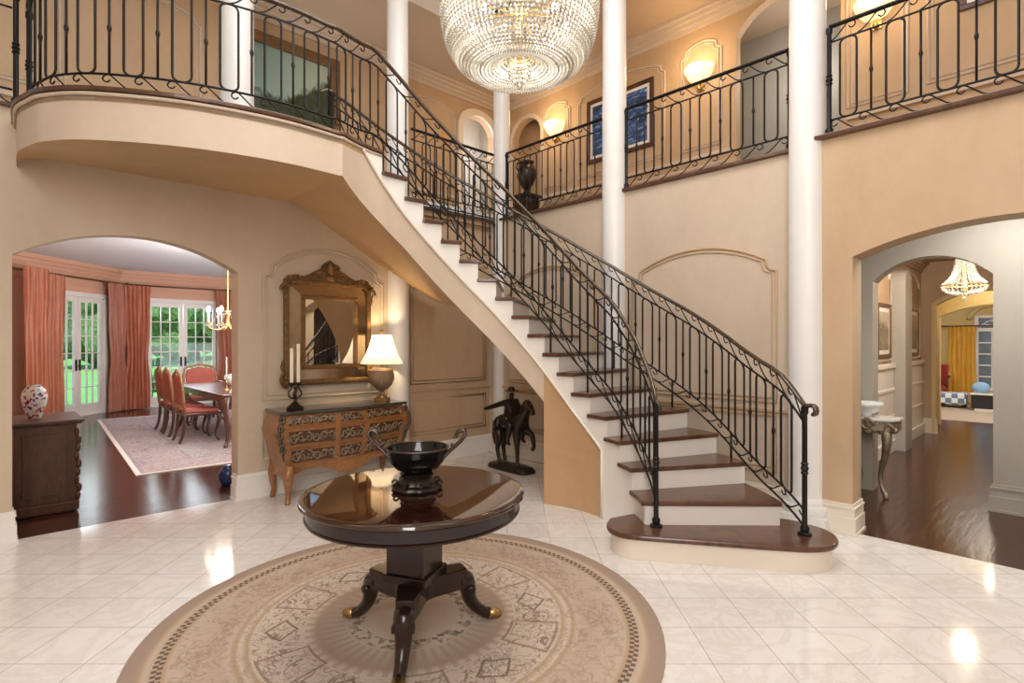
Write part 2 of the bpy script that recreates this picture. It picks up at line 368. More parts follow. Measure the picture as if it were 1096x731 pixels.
def catmull(pts, n=8):
    pts = [Vector(p) for p in pts]; out = []
    for i in range(len(pts)-1):
        p0 = pts[max(i-1,0)]; p1 = pts[i]; p2 = pts[i+1]; p3 = pts[min(i+2,len(pts)-1)]
        for k in range(n):
            t = k/n
            out.append(.5*((2*p1)+(p2-p0)*t+(2*p0-5*p1+4*p2-p3)*t*t+(3*p1-p0-3*p2+p3)*t**3))
    out.append(pts[-1]); return out
def lerp_tab(tab, x):
    if x <= tab[0][0]: return tab[0][1]
    for (a, va), (b, vb) in zip(tab, tab[1:]):
        if x <= b: return va+(vb-va)*(x-a)/(b-a)
    return tab[-1][1]
# ------------------------------------------------------------------ shell
def place(axis, u, p, z): return (u, p, z) if axis == 'x' else (p, u, z)
def arch_wall(name, axis, p0, p1, u0, u1, z0, z1, ops, mat, n=20):
    """wall along axis between planes p0,p1 with segmental arch openings (a,b,spring,apex,sill)"""
    mb = MB()
    def cell(a, b, za, zb, zc, zd):      # a: bottom za top zc ; b: bottom zb top zd
        vs = [place(axis,a,p0,za),place(axis,b,p0,zb),place(axis,b,p0,zd),place(axis,a,p0,zc),
              place(axis,a,p1,za),place(axis,b,p1,zb),place(axis,b,p1,zd),place(axis,a,p1,zc)]
        mb.add(vs, [(0,1,2,3),(7,6,5,4),(0,4,5,1),(1,5,6,2),(2,6,7,3),(3,7,4,0)])
    cur = u0
    for (a, b, zs, za, sill) in ops:
        if a > cur: cell(cur, a, z0, z0, z1, z1)
        if sill > z0: cell(a, b, z0, z0, sill, sill)
        h = za-zs; w = (b-a)/2; c = (a+b)/2
        if h > 1e-4: R = (w*w+h*h)/(2*h)
        zf = (lambda u: za-R+math.sqrt(max(0, R*R-(u-c)**2))) if h > 1e-4 else (lambda u: zs)
        k = n if h > 1e-4 else 1
        for i in range(k):
            ua, ub = a+(b-a)*i/k, a+(b-a)*(i+1)/k
            cell(ua, ub, zf(ua), zf(ub), z1, z1)
        cur = b
    if cur < u1: cell(cur, u1, z0, z0, z1, z1)
    return struct(mb.build(name, mat))
def quad(name, pts, mat):
    return struct(MB().add(pts, [tuple(range(len(pts)))]).build(name, mat, fix=False))
def slab(name, x0, x1, y0, y1, z0, z1, mat): return struct(MB().bx(x0,x1,y0,y1,z0,z1).build(name, mat))
TN = [0]
def trim(mb, mat, smooth=False, **k):
    TN[0] += 1; return struct(mb.build('trim_%d' % TN[0], mat, smooth=smooth, **k))

# floors
slab('floor', -2.2, 4.88, -2.2, 5.56, -.06, 0, 'tile')
slab('floor_dining', -.3, 6.2, 5.56, 15.2, -.06, 0, 'plank')
slab('floor_hallway', 4.88, 13.2, -2.2, 5.0, -.06, 0, 'plank')
slab('floor_sunroom', 13.2, 17.2, -2.2, 5.0, -.06, 0, 'carpet')
# lower walls of the hall
arch_wall('wall_left', 'x', 5.47, 5.62, -2.2, 3.42, 0, 3.10, [(.118,1.683,2.15,2.385,0)], 'wall_left', 28)
slab('wall_left_recess', 3.42, 5.3, 5.56, 5.70, 0, 3.05, 'wall')
arch_wall('wall_right', 'y', 4.80, 5.05, -2.2, 1.52, 0, 3.10, [(-.59,1.19,2.155,2.335,0)], 'wall', 28)
slab('wall_right_stairs', 4.93, 5.10, 1.52, 5.6, 0, ZG-.031, 'wall_light')
slab('wall_behind_left', -2.35, -2.2, -2.2, 5.6, 0, 6.3, 'wall_left')
slab('wall_behind_right', -2.2, 5.05, -2.35, -2.2, 0, 6.3, 'wall_light')
# upper floor
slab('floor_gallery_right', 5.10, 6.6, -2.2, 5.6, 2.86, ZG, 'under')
slab('floor_gallery_left', 2.1, 6.6, 5.70, 7.1, 2.95, ZG, 'under'); slab('wall_left_fascia', 2.1, 5.1, 5.50, 5.70, 3.05, ZG-.005, 'wall')
slab('floor_gallery_west', -2.2, 2.1, 5.48, 7.1, 3.0, 3.255, 'wall_left')
slab('wall_right_fascia', 4.80, 4.93, -2.2, 1.52, 3.10, ZG-.03, 'wall')
# upper walls
arch_wall('wall_upper_right', 'y', 6.5, 6.62, -2.2, 7.0, 3.0, 5.75, [(1.72,2.84,5.2,5.50,3.14),(6.05,6.70,5.0,5.24,3.14)], 'wall_up', 16)
arch_wall('wall_upper_left', 'x', 7.0, 7.12, -2.2, 6.6, 3.0, 5.75, [(5.60,6.28,5.05,5.30,3.14)], 'wall_up', 16)
slab('wall_niche_right', 7.6, 7.7, 1.0, 3.6, 3.0, 5.75, 'grey')
slab('wall_niche_far', 6.85, 6.95, 5.5, 7.1, 3.0, 5.75, 'under')
slab('wall_niche_left', 4.6, 9.0, 7.9, 8.0, 3.0, 5.75, 'column'); slab('wall_niche_left_side', 6.75, 6.85, 7.12, 7.9, 3.0, 5.75, 'grey')
slab('floor_niche_left', 5.2, 6.6, 7.1, 8.0, 2.95, ZG, 'under')
slab('floor_niche_right', 6.6, 7.7, 1.0, 7.0, 2.95, ZG, 'under')
slab('ceiling_gallery', -2.2, 9.0, 5.28, 8.1, 5.68, 5.80, 'ceil')
slab('ceiling_gallery_right', 4.72, 7.8, -2.2, 5.28, 5.68, 5.80, 'ceil')
slab('ceiling', -2.3, 5.05, -2.3, 5.6, 6.30, 6.40, 'white_ceil')
trim(MB().bx(-2.2,5.05,5.26,5.58,5.62,6.3), 'white'); trim(MB().bx(4.72,5.04,-2.2,5.26,5.62,6.3), 'white')
# crown mouldings, stepped profile
def crown(axis, p, sgn, u0, u1, zt, mat='wall_up', h=.16):
    mb = MB()
    for i, (d, a, b) in enumerate([(.03,h,h*.72),(.055,h*.72,h*.45),(.09,h*.45,h*.2),(.13,h*.2,0)]):
        q = sorted((p, p+sgn*d))
        mb.bx(u0,u1,q[0],q[1],zt-a,zt-b) if axis == 'x' else mb.bx(q[0],q[1],u0,u1,zt-a,zt-b)
    return trim(mb, mat)
crown('x', 7.0, -1, -2.2, 6.5, 5.68, 'wall_light', .2); crown('y', 6.5, -1, -2.2, 7.0, 5.68, 'wall_light', .2)
# nosings on the gallery edges
trim(MB().bx(4.89,5.05,1.56,5.45,ZG-.03,ZG+.004), 'tread', bevel=.006); trim(MB().bx(4.75,4.95,-2.2,1.46,ZG-.03,ZG+.004), 'tread', bevel=.006)
trim(MB().bx(3.35,5.1,5.45,5.55,ZG-.03,ZG+.004), 'tread', bevel=.006); trim(MB().bx(-2.2,.16,5.44,5.5,3.235,3.262), 'tread', bevel=.006)
# baseboards: plinth + ogee steps
def baseboard(name, axis, p, sgn, u0, u1, ends=(0,0), mat='cream'):
    mb = MB()
    for d, a, b in [(.034,0,.022),(.026,.022,.135),(.017,.135,.20),(.024,.20,.215),(.012,.215,.24)]:
        q = sorted((p, p+sgn*d)); v0 = u0-d*ends[0]; v1 = u1+d*ends[1]
        mb.bx(v0,v1,q[0],q[1],a,b) if axis == 'x' else mb.bx(q[0],q[1],v0,v1,a,b)
    return struct(mb.build(name, mat))
baseboard('baseboard_left', 'x', 5.47, -1, -2.2, .118, (0,1), 'white'); baseboard('baseboard_left_pier', 'x', 5.47, -1, 1.683, 3.3, (1,0), 'white')
baseboard('baseboard_left_jamb', 'y', 1.683, -1, 5.47, 5.60, (0,0), 'white'); baseboard('baseboard_left_inner_jamb', 'y', .118, 1, 5.47, 5.60, (0,0), 'white')
baseboard('baseboard_recess', 'x', 5.56, -1, 3.5, 4.93, (0,0), 'white')
baseboard('baseboard_right_stairs', 'y', 4.93, -1, 1.55, 5.56)
baseboard('baseboard_right', 'y', 4.80, -1, 1.19, 1.40, (1,0)); baseboard('baseboard_right_jamb', 'x', 1.19, -1, 4.80, 5.05, (0,0))

# raised panel mouldings
def panel(axis, p, sgn, u0, u1, z0, zs, za, r=.013, mat='cream', notch=.09, double=True):
    mb = MB()
    def outline(ins):
        a, b, c0, s_, t = u0+ins, u1-ins, z0+ins, zs-ins*.4, za-ins
        q = [(a,c0),(a,s_)]
        if za-zs > .02:
            k = notch
            for i in range(1,6): t_ = PI/2*i/5; q.append((a+k*math.sin(t_)*.95, s_+k*.8*(1-math.cos(t_))))
            ax, zx = q[-1]; ztop0 = zx+.03; c = (a+b)/2; w = c-ax; h = max(t-ztop0, .02); R = (w*w+h*h)/(2*h)
            for i in range(0, 17):
                u = ax+2*w*i/16; q.append((u, t-R+math.sqrt(max(0,R*R-(u-c)**2))))
            for i in range(5,0,-1): t_ = PI/2*i/5; q.append((b-k*math.sin(t_)*.95, s_+k*.8*(1-math.cos(t_))))
        q += [(b,s_),(b,c0)]
        return [place(axis,u,p+sgn*.004,z) for u,z in q]
    mb.tube(outline(0), r, 6, True); 
    if double: mb.tube(outline(.038), r*.6, 6, True)
    return trim(mb, mat, True)
panel('x', 5.47, -1, 1.91, 3.22, .93, 2.14, 2.46, mat='wall_left'); panel('x', 5.47, -1, 1.91, 3.22, .36, .83, .83, mat='wall_left')
panel('y', 4.93, -1, 1.80, 3.27, .97, 2.12, 2.39, mat='wall'); panel('y', 4.93, -1, 3.76, 5.2, .97, 2.12, 2.42, mat='wall')
panel('y', 4.93, -1, 1.80, 3.27, .36, .86, .86, mat='wall'); panel('y', 4.93, -1, 3.76, 5.2, .36, .86, .86, mat='wall')
panel('x', 5.56, -1, 3.66, 4.85, .98, 2.5, 2.5, mat='wall'); panel('x', 5.56, -1, 3.66, 4.85, .36, .80, .80, mat='wall')
trim(MB().bx(3.52,4.93,5.54,5.56,.885,.91).bx(4.91,4.93,1.6,5.56,.885,.91), 'wall')
# upper wall panels and rails
for a, b, z0, zs, za in [(3.02,3.56,3.95,5.15,5.30),(3.80,5.28,3.98,5.12,5.32),(5.44,6.0,3.95,5.15,5.30),(1.14,1.66,3.95,5.15,5.3),(-.3,.98,3.98,5.12,5.3)]:
    panel('y', 6.5, -1, a, b, z0, zs, za, .014, 'wall_light', .07)
for a, b in [(2.95,5.95),(-2.0,1.66)]: panel('y', 6.5, -1, a, b, 3.36, 3.72, 3.72, .012, 'wall_light')
trim(MB().bx(6.46,6.5,-2.2,1.66,3.82,3.86).bx(6.46,6.5,2.9,6.0,3.82,3.86).bx(-2.2,5.5,6.96,7.0,3.82,3.86), 'wall_light')
for a, b in [(-1.0,.3),(.5,1.75),(4.5,5.45)]:
    panel('x', 7.0, -1, a, b, 3.98, 5.12, 5.3, .014, 'wall_light', .07); panel('x', 7.0, -1, a, b, 3.36, 3.72, 3.72, .012, 'wall_light')
# white casing round the arched doorway at the end of the gallery
def casing(axis, p, sgn, a, b, zs, za, z0, w, d, mat):
    h = za-zs; hw = (b-a)/2; c = (a+b)/2; R = (hw*hw+h*h)/(2*h); mb = MB()
    inner = [(a,z0),(a,zs)]+[(a+(b-a)*i/16, za-R+math.sqrt(max(0,R*R-(a+(b-a)*i/16-c)**2))) for i in range(1,16)]+[(b,zs),(b,z0)]
    outer = [(a-w,z0),(a-w,zs+w*.4)]+[(a-w+(b-a+2*w)*i/16, za-R+math.sqrt(max(0,R*R-(a+(b-a)*i/16-c)**2))+w) for i in range(1,16)]+[(b+w,zs+w*.4),(b+w,z0)]
    n = len(inner); vs = [place(axis,u,p,z) for u,z in inner]+[place(axis,u,p,z) for u,z in outer]+[place(axis,u,p+sgn*d,z) for u,z in inner]+[place(axis,u,p+sgn*d,z) for u,z in outer]
    fs = []
    for i in range(n-1): fs += [(i,i+1,n+i+1,n+i),(2*n+i,3*n+i,3*n+i+1,2*n+i+1),(i,2*n+i,2*n+i+1,i+1),(n+i,n+i+1,3*n+i+1,3*n+i)]
    mb.add(vs, fs); return trim(mb, mat)
casing('x', 7.0, -1, 5.60, 6.28, 5.05, 5.30, 3.14, .10, .04, 'cream'); casing('y', 6.5, -1, 6.05, 6.70, 5.0, 5.24, 3.14, .06, .03, 'wall_light')

# columns
def column(x, y, z0, z1, r, label, base=True):
    t = thing('column', label, 'column', (x,y,z0), group='round white columns')
    h = z1-z0
    MB().lathe([(r,.0),(r,h*.33),(r*.93,h)], 28).build('shaft', 'column', t, 'auto')
    if base: MB().bx(-r*1.3,r*1.3,-r*1.3,r*1.3,0,.10).lathe([(r*1.28,.10),(r*1.34,.13),(r*1.28,.17),(r*1.1,.18),(r*1.12,.21),(r,.24)], 28).build('base', 'column', t, 'auto')
    MB().lathe([(r*.93,h-.18),(r*1.05,h-.16),(r*.95,h-.13),(r*1.2,h-.06),(r*1.3,h-.02),(r*1.3,h)], 28).build('capital', 'column', t, 'auto')
    return t
column(4.86, 1.53, 0, 5.66, .142, 'round white column at the foot of the stairs, rightmost of the columns')
column(4.93, 3.50, 0, 5.66, .135, 'round white column between two gallery railings beside the blue picture')
column(4.99, 5.385, 0, 5.66, .118, 'slim round white column standing in the far corner of the gallery', False)
column(3.42, 5.47, 0, 5.66, .130, 'round white column at the stair top rising behind the bronzed lamp')
column(1.66, 5.42, 3.14, 5.66, .145, 'round white column behind the balcony railing left of the landscape painting')

# ------------------------------------------------------------------ staircase (winds about CS)
CR, CD = -.2, 3.95
RIS = [-12,-1,12.5,22.2,31.6,41.6,50.5,58,65.2,72.6,80.2,88,96.4,104.9,113.4,122,131,142.5]   # bearing of riser k+1
ZK = [RISE*(k+1) for k in range(18)]
nose = lambda th: lerp_tab(list(zip([-24]+RIS+[180], [0]+ZK+[ZG])), th)
tipz = lambda th: lerp_tab([(-12,0)]+[(RIS[k+1], ZK[k]) for k in range(17)]+[(150,ZG-.03)], th)
def P(r, th, z=0): t = math.radians(th); return W(CR+r*math.cos(t), CD+r*math.sin(t), z)
ROUT = lambda th: lerp_tab([(-15,2.13),(40,2.17),(70,2.22),(110,2.28),(145,2.38)], th)
stairs = thing('curved_staircase', 'curved staircase with dark wood treads and white risers sweeping up to the balcony', 'staircase', W(CR,CD))
o0 = W(CR, CD)
def sb(mb, name, mat, **k):
    mb.v = [(x-o0.x, y-o0.y, z) for x,y,z in mb.v]; return mb.build(name, mat, stairs, **k)
for k in range(1, 17):                           # treads 2..17
    a, b = RIS[k], RIS[k+1]; z = ZK[k]; n = 6
    tang = lambda th: P(1,th+90)-P(0,0)
    inner = [P(1.13, a+(b-a)*i/n) for i in range(n+1)]; outer = [P(ROUT(a+(b-a)*i/n), a+(b-a)*i/n) for i in range(n+1)]
    off = (P(1, a-90)-P(0,0))*.03
    poly = [inner[0]+off]+inner+outer[::-1]+[outer[0]+off]
    sb(MB().prism(poly, z-.034, z), 'tread', 'tread', bevel=.008)
for k in range(1, 18):
    a = RIS[k]; z0 = ZK[k-1]; z1 = ZK[k]-.034 if k < 17 else ZG-.03
    p, q = P(1.165, a), P(ROUT(a)-.01, a)
    sb(MB().bar((p.x,p.y,(z0+z1)/2), (q.x,q.y,(z0+z1)/2), .02, z1-z0), 'riser', 'white')
# bullnosed bottom step
ol = [(.74,4.08),(.69,3.96),(.69,3.85),(.74,3.76),(.85,3.705),(1.02,3.665),(1.33,3.60),(1.73,3.515),(1.93,3.485),(2.07,3.515),(2.17,3.60),(2.22,3.72),(2.215,3.84),(2.15,3.95),(2.0,4.08),(1.4,4.25),(1.0,4.2)]
cl = catmull([(*p,0) for p in ol]+[(*ol[0],0)], 5)[:-1]
cen = Vector((1.45,3.85,0))
top = [W(p.x,p.y) for p in cl]; body = [W(p.x-(p-cen).normalized().x*.035, p.y-(p-cen).normalized().y*.035) for p in cl]
sb(MB().prism(top, RISE-.038, RISE), 'tread', 'tread', bevel=.012); sb(MB().prism(body, 0, RISE-.038), 'bottom_step', 'cream', smooth='auto')
# white sawtooth string on the inner side, plaster below the moulding
mould = lambda th: max(0, tipz(th)-.16) if th < 128 else lerp_tab([(128, tipz(128)-.16),(153, ZG-.045)], th)
mb = MB(); tm = MB()
for k in range(1, 18):
    a, b = RIS[k], (RIS[k+1] if k < 17 else 153); zt = ZK[k]-.034
    rows_i = []; n = 6
    for r in (1.160, 1.185):
        rows_i.append([P(r, a+(b-a)*i/n, mould(a+(b-a)*i/n) if a+(b-a)*i/n > 34 else 0) for i in range(n+1)])
        rows_i.append([P(r, a+(b-a)*i/n, zt) for i in range(n+1)])
    mb.grid([rows_i[0], rows_i[1]]); mb.grid([rows_i[2], rows_i[3]])
    mb.grid([[rows_i[0][0],rows_i[1][0]],[rows_i[2][0],rows_i[3][0]]])
sb(mb, 'cut_string', 'white')
tm.tube([P(1.158, th, mould(th)) for th in [x/1 for x in range(34, 154, 2)]+[153]], .012, 6); tm.tube([P(1.158,34,z) for z in (0, mould(34))], .012, 6)
sb(tm, 'string_moulding', 'cream', smooth=True)
zin = lambda th: tipz(th)-.45 if th <= 142.5 else lerp_tab([(142.5, tipz(142.5)-.45),(165,2.80)], th)
zout = lambda th: lerp_tab([(60,.85),(80,1.4),(100,1.88),(112,2.16),(142,2.905),(170,2.905)], th)
TH = [65+i*2 for i in range(51)]
sb(MB().grid([[P(1.17,th,zin(th)) for th in TH], [P(1.17,th,min(mould(th)+.02, ZG-.03) if th < 153 else ZG-.03) for th in TH]]), 'stringer', 'wall_light', smooth='auto')
def routw(th):
    t = math.radians(th); d = P(1,th)-P(0,0); r = 3.2
    if d.y > .01: r = min(r, (5.5-o0.y)/d.y)
    if d.x > .01: r = min(r, (4.96-o0.x)/d.x)
    return min(r, 2.24) if th < 104 else min(r, 3.0)
TS = [65+i*2 for i in range(39)]+[142.5]
def soffit_row(th):
    ro = routw(th); return [P(1.17+(ro-1.17)*j/6, th, zin(th)+(zout(th)-zin(th))*j/6) for j in range(7)]
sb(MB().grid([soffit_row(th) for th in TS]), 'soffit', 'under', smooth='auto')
# enclosed foot of the stair below the string
mb = MB(); mb.grid([[P(1.172,th,0) for th in range(33,66,2)], [P(1.172,th,mould(th)+.02) for th in range(33,66,2)]])
mb.grid([[P(1.172,65,0),P(1.172,65,mould(65))],[P(2.18,65,0),P(2.18,65,mould(65)+.05)]])
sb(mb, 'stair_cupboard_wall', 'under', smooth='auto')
# outer string along the wall
sb(MB().grid([[P(ROUT(th),th,max(0,tipz(th)-.4, (zout(th)+.03) if th > 64 else 0)) for th in range(-1,144,3)], [P(ROUT(th),th,tipz(th)-.036) for th in range(-1,144,3)]]), 'wall_string', 'cream', smooth='auto')
# balcony: sweeping edge from the stair head to the left wall
edge = [P(1.17,th) for th in (142.5,148,154,160,165)]+[Vector(p) for p in catmull([(1.99,3.995,0),(1.5,3.985,0),(.95,4.12,0),(.48,4.385,0),(.26,4.63,0),(.185,4.82,0),(.135,5.06,0),(.144,5.49,0)], 8)[1:]]
land_in = [P(r,142.5) for r in (2.38,)]
polyb = [(p.x,p.y) for p in edge]+[(2.35,5.49),(land_in[0].x,land_in[0].y)]
struct(MB().prism(polyb, ZG-.09, ZG-.03).build('floor_balcony', 'under'))
eo = [(p.x,p.y) for p in edge]
def offset_poly(pts, d):
    out = []
    for i, p in enumerate(pts):
        a = Vector(pts[max(i-1,0)]).to_2d(); b = Vector(pts[min(i+1,len(pts)-1)]).to_2d(); t = (b-a).normalized(); nn = Vector((t.y,-t.x)) if True else None
        out.append((p[0]+nn.x*d, p[1]+nn.y*d))
    return out
sgn = -1 if (Vector(offset_poly(eo, .1)[20])-Vector((1.2,5.0))).length < (Vector(eo[20])-Vector((1.2,5.0))).length else 1
outp = offset_poly(eo, .03*sgn)
struct(MB().prism(outp+[(2.35,5.49),(land_in[0].x,land_in[0].y)], ZG-.03, ZG).build('floor_balcony_nosing', 'tread', bevel=.006))
dn = [ (p.x,p.y) for p in edge ]
k0 = 4
mbf = MB(); mbf.grid([[(x,y,zin(lerp_tab([(0,142.5),(1,148),(2,154),(3,160),(4,165),(99,165)], i))) for i,(x,y) in enumerate(dn) if i >= 4], [(x,y,ZG-.03) for x,y in dn[4:]]])
struct(mbf.build('wall_balcony_fascia', 'wall_light', smooth='auto'))
tr = offset_poly(eo, .008*sgn); trim(MB().tube([(x,y,ZG-.045) for x,y in tr], .014, 6), 'wall_light', True)
# balcony soffit, rising slightly to the wall
rows = []
for i,(x,y) in enumerate(dn[4:]):
    f = min(1, i/(len(dn)-5)); xw = 2.13+(.144-2.13)*(f**.8)
    rows.append([(x+(xw-x)*j/6, y+(5.49-y)*j/6, 2.80+.105*(j/6)) for j in range(7)])
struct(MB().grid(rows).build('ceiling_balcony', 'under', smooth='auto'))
tri = [[P(1.17,th,zin(th))+(Vector((2.13,5.49,2.905))-P(1.17,th,zin(th)))*(j/6) for j in range(7)] for th in (142.5,148,154,160,165)]
struct(MB().grid(tri).build('ceiling_landing', 'under', smooth='auto'))
# ------------------------------------------------------------------ iron railings
def railing(label, pts, group=None, period=.29, posts=(), start=.06, newels=(), rail_ext=None, rail_mat='rail', name='iron_railing'):
    """pts: list of (x, y, z_low, z_up, z_second, z_top) along the run"""
    base = Vector((pts[0][0], pts[0][1], pts[0][2]))
    t = thing(name, label, 'railing', base, group=group)
    s = [0]
    for a, b in zip(pts, pts[1:]): s.append(s[-1]+math.hypot(b[0]-a[0], b[1]-a[1]))
    L = s[-1]
    def at(q, h):            # h: 0 low 1 up 2 second 3 top (fractional allowed)
        q = max(0, min(L, q)); i = 0
        while i < len(s)-2 and s[i+1] < q: i += 1
        f = (q-s[i])/max(1e-9, s[i+1]-s[i]); a, b = pts[i], pts[i+1]
        v = [a[j]+(b[j]-a[j])*f for j in range(6)]
        k = min(2, int(h)); z = v[2+k]+(v[3+k]-v[2+k])*(h-k)
        return Vector((v[0], v[1], z))-base
    n = max(4, int(L/.06)); Q = [L*i/n for i in range(n+1)]
    if name == 'iron_railing': rail_mat = 'iron'
    top = [at(q,3) for q in Q]
    if rail_ext: top = [Vector(p)-base for p in rail_ext[0]]+top+[Vector(p)-base for p in rail_ext[1]]
    MB().tube(top, .021, 10, flat=.75).build('handrail', rail_mat, t, True)
    MB().tube([at(q,2) for q in Q], .0085, 6).build('upper_bar', 'iron', t, True)
    MB().tube([at(q,1) for q in Q], .0085, 6).build('lower_bar', 'iron', t, True)
    MB().tube([at(q,0) for q in Q], .0085, 6).build('bottom_bar', 'iron', t, True)
    c = start+period/2; k = 0
    while c < L-.02:
        w = .054
        if k % 2 == 0 and c+w < L and c-w > 0:
            w = .057; rc_ = .043; H = at(c,2).z-at(c,1).z; loop = []
            for cx_, cz_, a0_ in ((w-rc_,H-rc_,0),(-w+rc_,H-rc_,PI/2),(-w+rc_,rc_,PI),(w-rc_,rc_,1.5*PI)):
                for i in range(5):
                    a = a0_+PI/2*i/4; loop.append((c+cx_+rc_*math.cos(a), cz_+rc_*math.sin(a)))
            MB().tube([at(q,1)+Vector((0,0,h)) for q,h in loop], .0085, 6, True).build('baluster_loop', 'iron', t, True)
        else:
            a, b = at(c,1), at(c,2); m = a.lerp(b,.5); u = Vector((0,0,1))
            MB().tube([a, a.lerp(b,.46), m-u*.018, m, m+u*.018, a.lerp(b,.54), b], [.0082,.0082,.011,.015,.011,.0082,.0082], 6).build('baluster_bar', 'iron', t, True)
        k += 1; c += period/2
    # running scrolls of the two friezes
    per = .19; m = max(1, int(L/per)); per = L/m
    sh = [(.30,.66),(.22,.52),(.12,.55),(.07,.72),(.14,.92),(.28,.96),(.42,.78),(.60,.48),(.80,.18),(1.0,.05)]
    for i in range(m):
        for lo in (0, 2):
            q = catmull([(a,b,0) for a,b in (sh if lo == 0 else [(1-x,y) for x,y in sh])], 3)
            MB().tube([at((i+p.x)*per, lo+min(.98,max(.02,p.y))) for p in q], .0055, 5).build('scroll', 'iron', t, True)
    for q, zf in posts:
        a = at(q,0); b = at(q,1); a.z = zf-base.z
        MB().tube([a, b], .009, 6).build('post', 'iron', t, True)
    for (x, y, z0, z1) in newels:
        r = .017; H = z1-z0
        pr = [(.045,0),(.045,.012),(.026,.02),(.03,.05),(r,.07),(r,H*.47),(r*1.5,H*.48),(r*1.1,H*.5),(r*1.6,H*.52),(r*1.1,H*.54),(r*1.5,H*.56),(r,H*.57),(r,H-.05),(r*1.4,H-.04),(r*1.4,H)]
        MB().lathe(pr, 10, (x-base.x,y-base.y,z0-base.z)).build('newel_post', 'iron', t, 'auto')
    return t
def straight(x0,y0,x1,y1,z, h=.87):
    return [(x0+(x1-x0)*i/8, y0+(y1-y0)*i/8, z+.015, z+.125, z+h-.125, z+h) for i in range(9)]
G_ = 'black iron railings of the upper gallery'
railing('black iron gallery railing right of the rightmost white column', straight(4.83,1.36,4.83,-2.15,ZG), G_, .306, start=-.02, newels=[(4.83,1.36,ZG,ZG+.86)])
railing('black iron gallery railing between the two right-hand columns, below the lit wall sconce', straight(4.95,1.70,4.95,3.36,ZG), G_, .306, start=.0, newels=[(4.95,1.70,ZG,ZG+.86),(4.95,3.36,ZG,ZG+.86)])
railing('black iron gallery railing right of the slim corner column, below the blue picture', straight(4.97,3.64,4.97,5.26,ZG), G_, .306, newels=[(4.97,5.26,ZG,ZG+.86)])
railing('black iron gallery railing behind the top of the stairs, left of the far corner column', straight(3.58,5.43,4.97,5.43,ZG), G_, .306, newels=[(4.97,5.43,ZG,ZG+.86)])
railing('short black iron railing at far left edge beside the curved balcony', straight(-1.6,5.50,.12,5.50,3.255,.86), G_, .306, newels=[(.14,5.50,3.255,4.1)])
# balcony and inner side of the stair in one sweep
bp = []
topo = lambda th: lerp_tab([(-4,.74),(0,.78),(6,.83),(15,.90),(33,.955),(109,.945),(142,.89),(165,.84)], th)
lowo = lambda th: lerp_tab([(-4,.02),(10,.05),(33,.08),(130,.07),(150,.02)], th)
ins = offset_poly(eo, -.07*sgn)
bal = [p for p in ins[5:]][::-1]
for (x,y) in bal: bp.append((x,y,ZG+.015,ZG+.12,ZG+.725,ZG+.84))
for th in list(range(165,-4,-3)):
    p = P(1.235, th); z = nose(th); tp = topo(th); lo = lowo(th)
    f = max(0, min(1, (165-th)/20)); up = .105+.015*f
    bp.append((p.x,p.y,z+lo,z+lo+up,z+tp-.125,z+tp))
e = P(1.235,-3); zt = bp[-1][5]
s_ = 0; sx_ = []
for a, b in zip(bp, bp[1:]): s_ += math.hypot(b[0]-a[0],b[1]-a[1])
nb = sum(math.hypot(b[0]-a[0],b[1]-a[1]) for a,b in zip(bp[:len(bal)],bp[1:len(bal)]))
posts = []
for th, k in [(131,15),(104,12),(80,9),(62,7),(44,5),(25,3)]:
    posts.append((nb+math.radians(165-th)*1.235, ZK[k]))
p2 = P(1.235, 2)
railing('black iron railing with bronzed handrail sweeping from balcony down the near stair side', bp, None, .285, posts, newels=[(bal[1][0],bal[1][1],ZG,ZG+.83),(e.x,e.y,RISE,zt-.01)],
        rail_ext=([],[(e.x+.01,e.y-.02,zt-.035),(e.x+.01,e.y-.02,zt-.075)]), name='stair_railing')
# outer side
op = []
topo = lambda th: lerp_tab([(-6,.79),(1,.90),(36,.94),(53,.98),(100,.95),(139,.90)], th)
lowo = lambda th: lerp_tab([(-6,-.04),(10,.0),(25,.06),(43,.09),(60,.10),(139,.05)], th)
for th in [x/1 for x in range(-6,140,3)]:
    p = P(2.13 if th > 6 else 2.13+.09*(6-th)/12, th); z = nose(th)
    op.append((p.x,p.y,z+lowo(th),z+lowo(th)+.11,z+topo(th)-.12,z+topo(th)))
a, b = op[0], op[-1]; d = (Vector(op[0][:2])-Vector(op[1][:2])).normalized()
vol = [(a[0]+d.x*(.09+.03*math.cos(t)), a[1]+d.y*(.09+.03*math.cos(t)), a[5]-.02+.03*math.sin(t)) for t in (-1.5,-.8,0,.8,1.57)]
vol2 = [(b[0]-.03*k, b[1]+.01*k, b[5]+.02*math.sin(k*1.2)) for k in (1,2,3,4)]
railing('black iron railing with dark handrail along the wall side of the stairs', op, None, .275, [(math.radians(th+6)*2.13, ZK[k]) for th,k in [(17,2),(36,4),(54,6),(77,9)]],
        newels=[(a[0],a[1],RISE,a[5]-.01),(b[0],b[1],ZG-.03,b[5])], rail_ext=(vol,vol2), name='stair_railing')

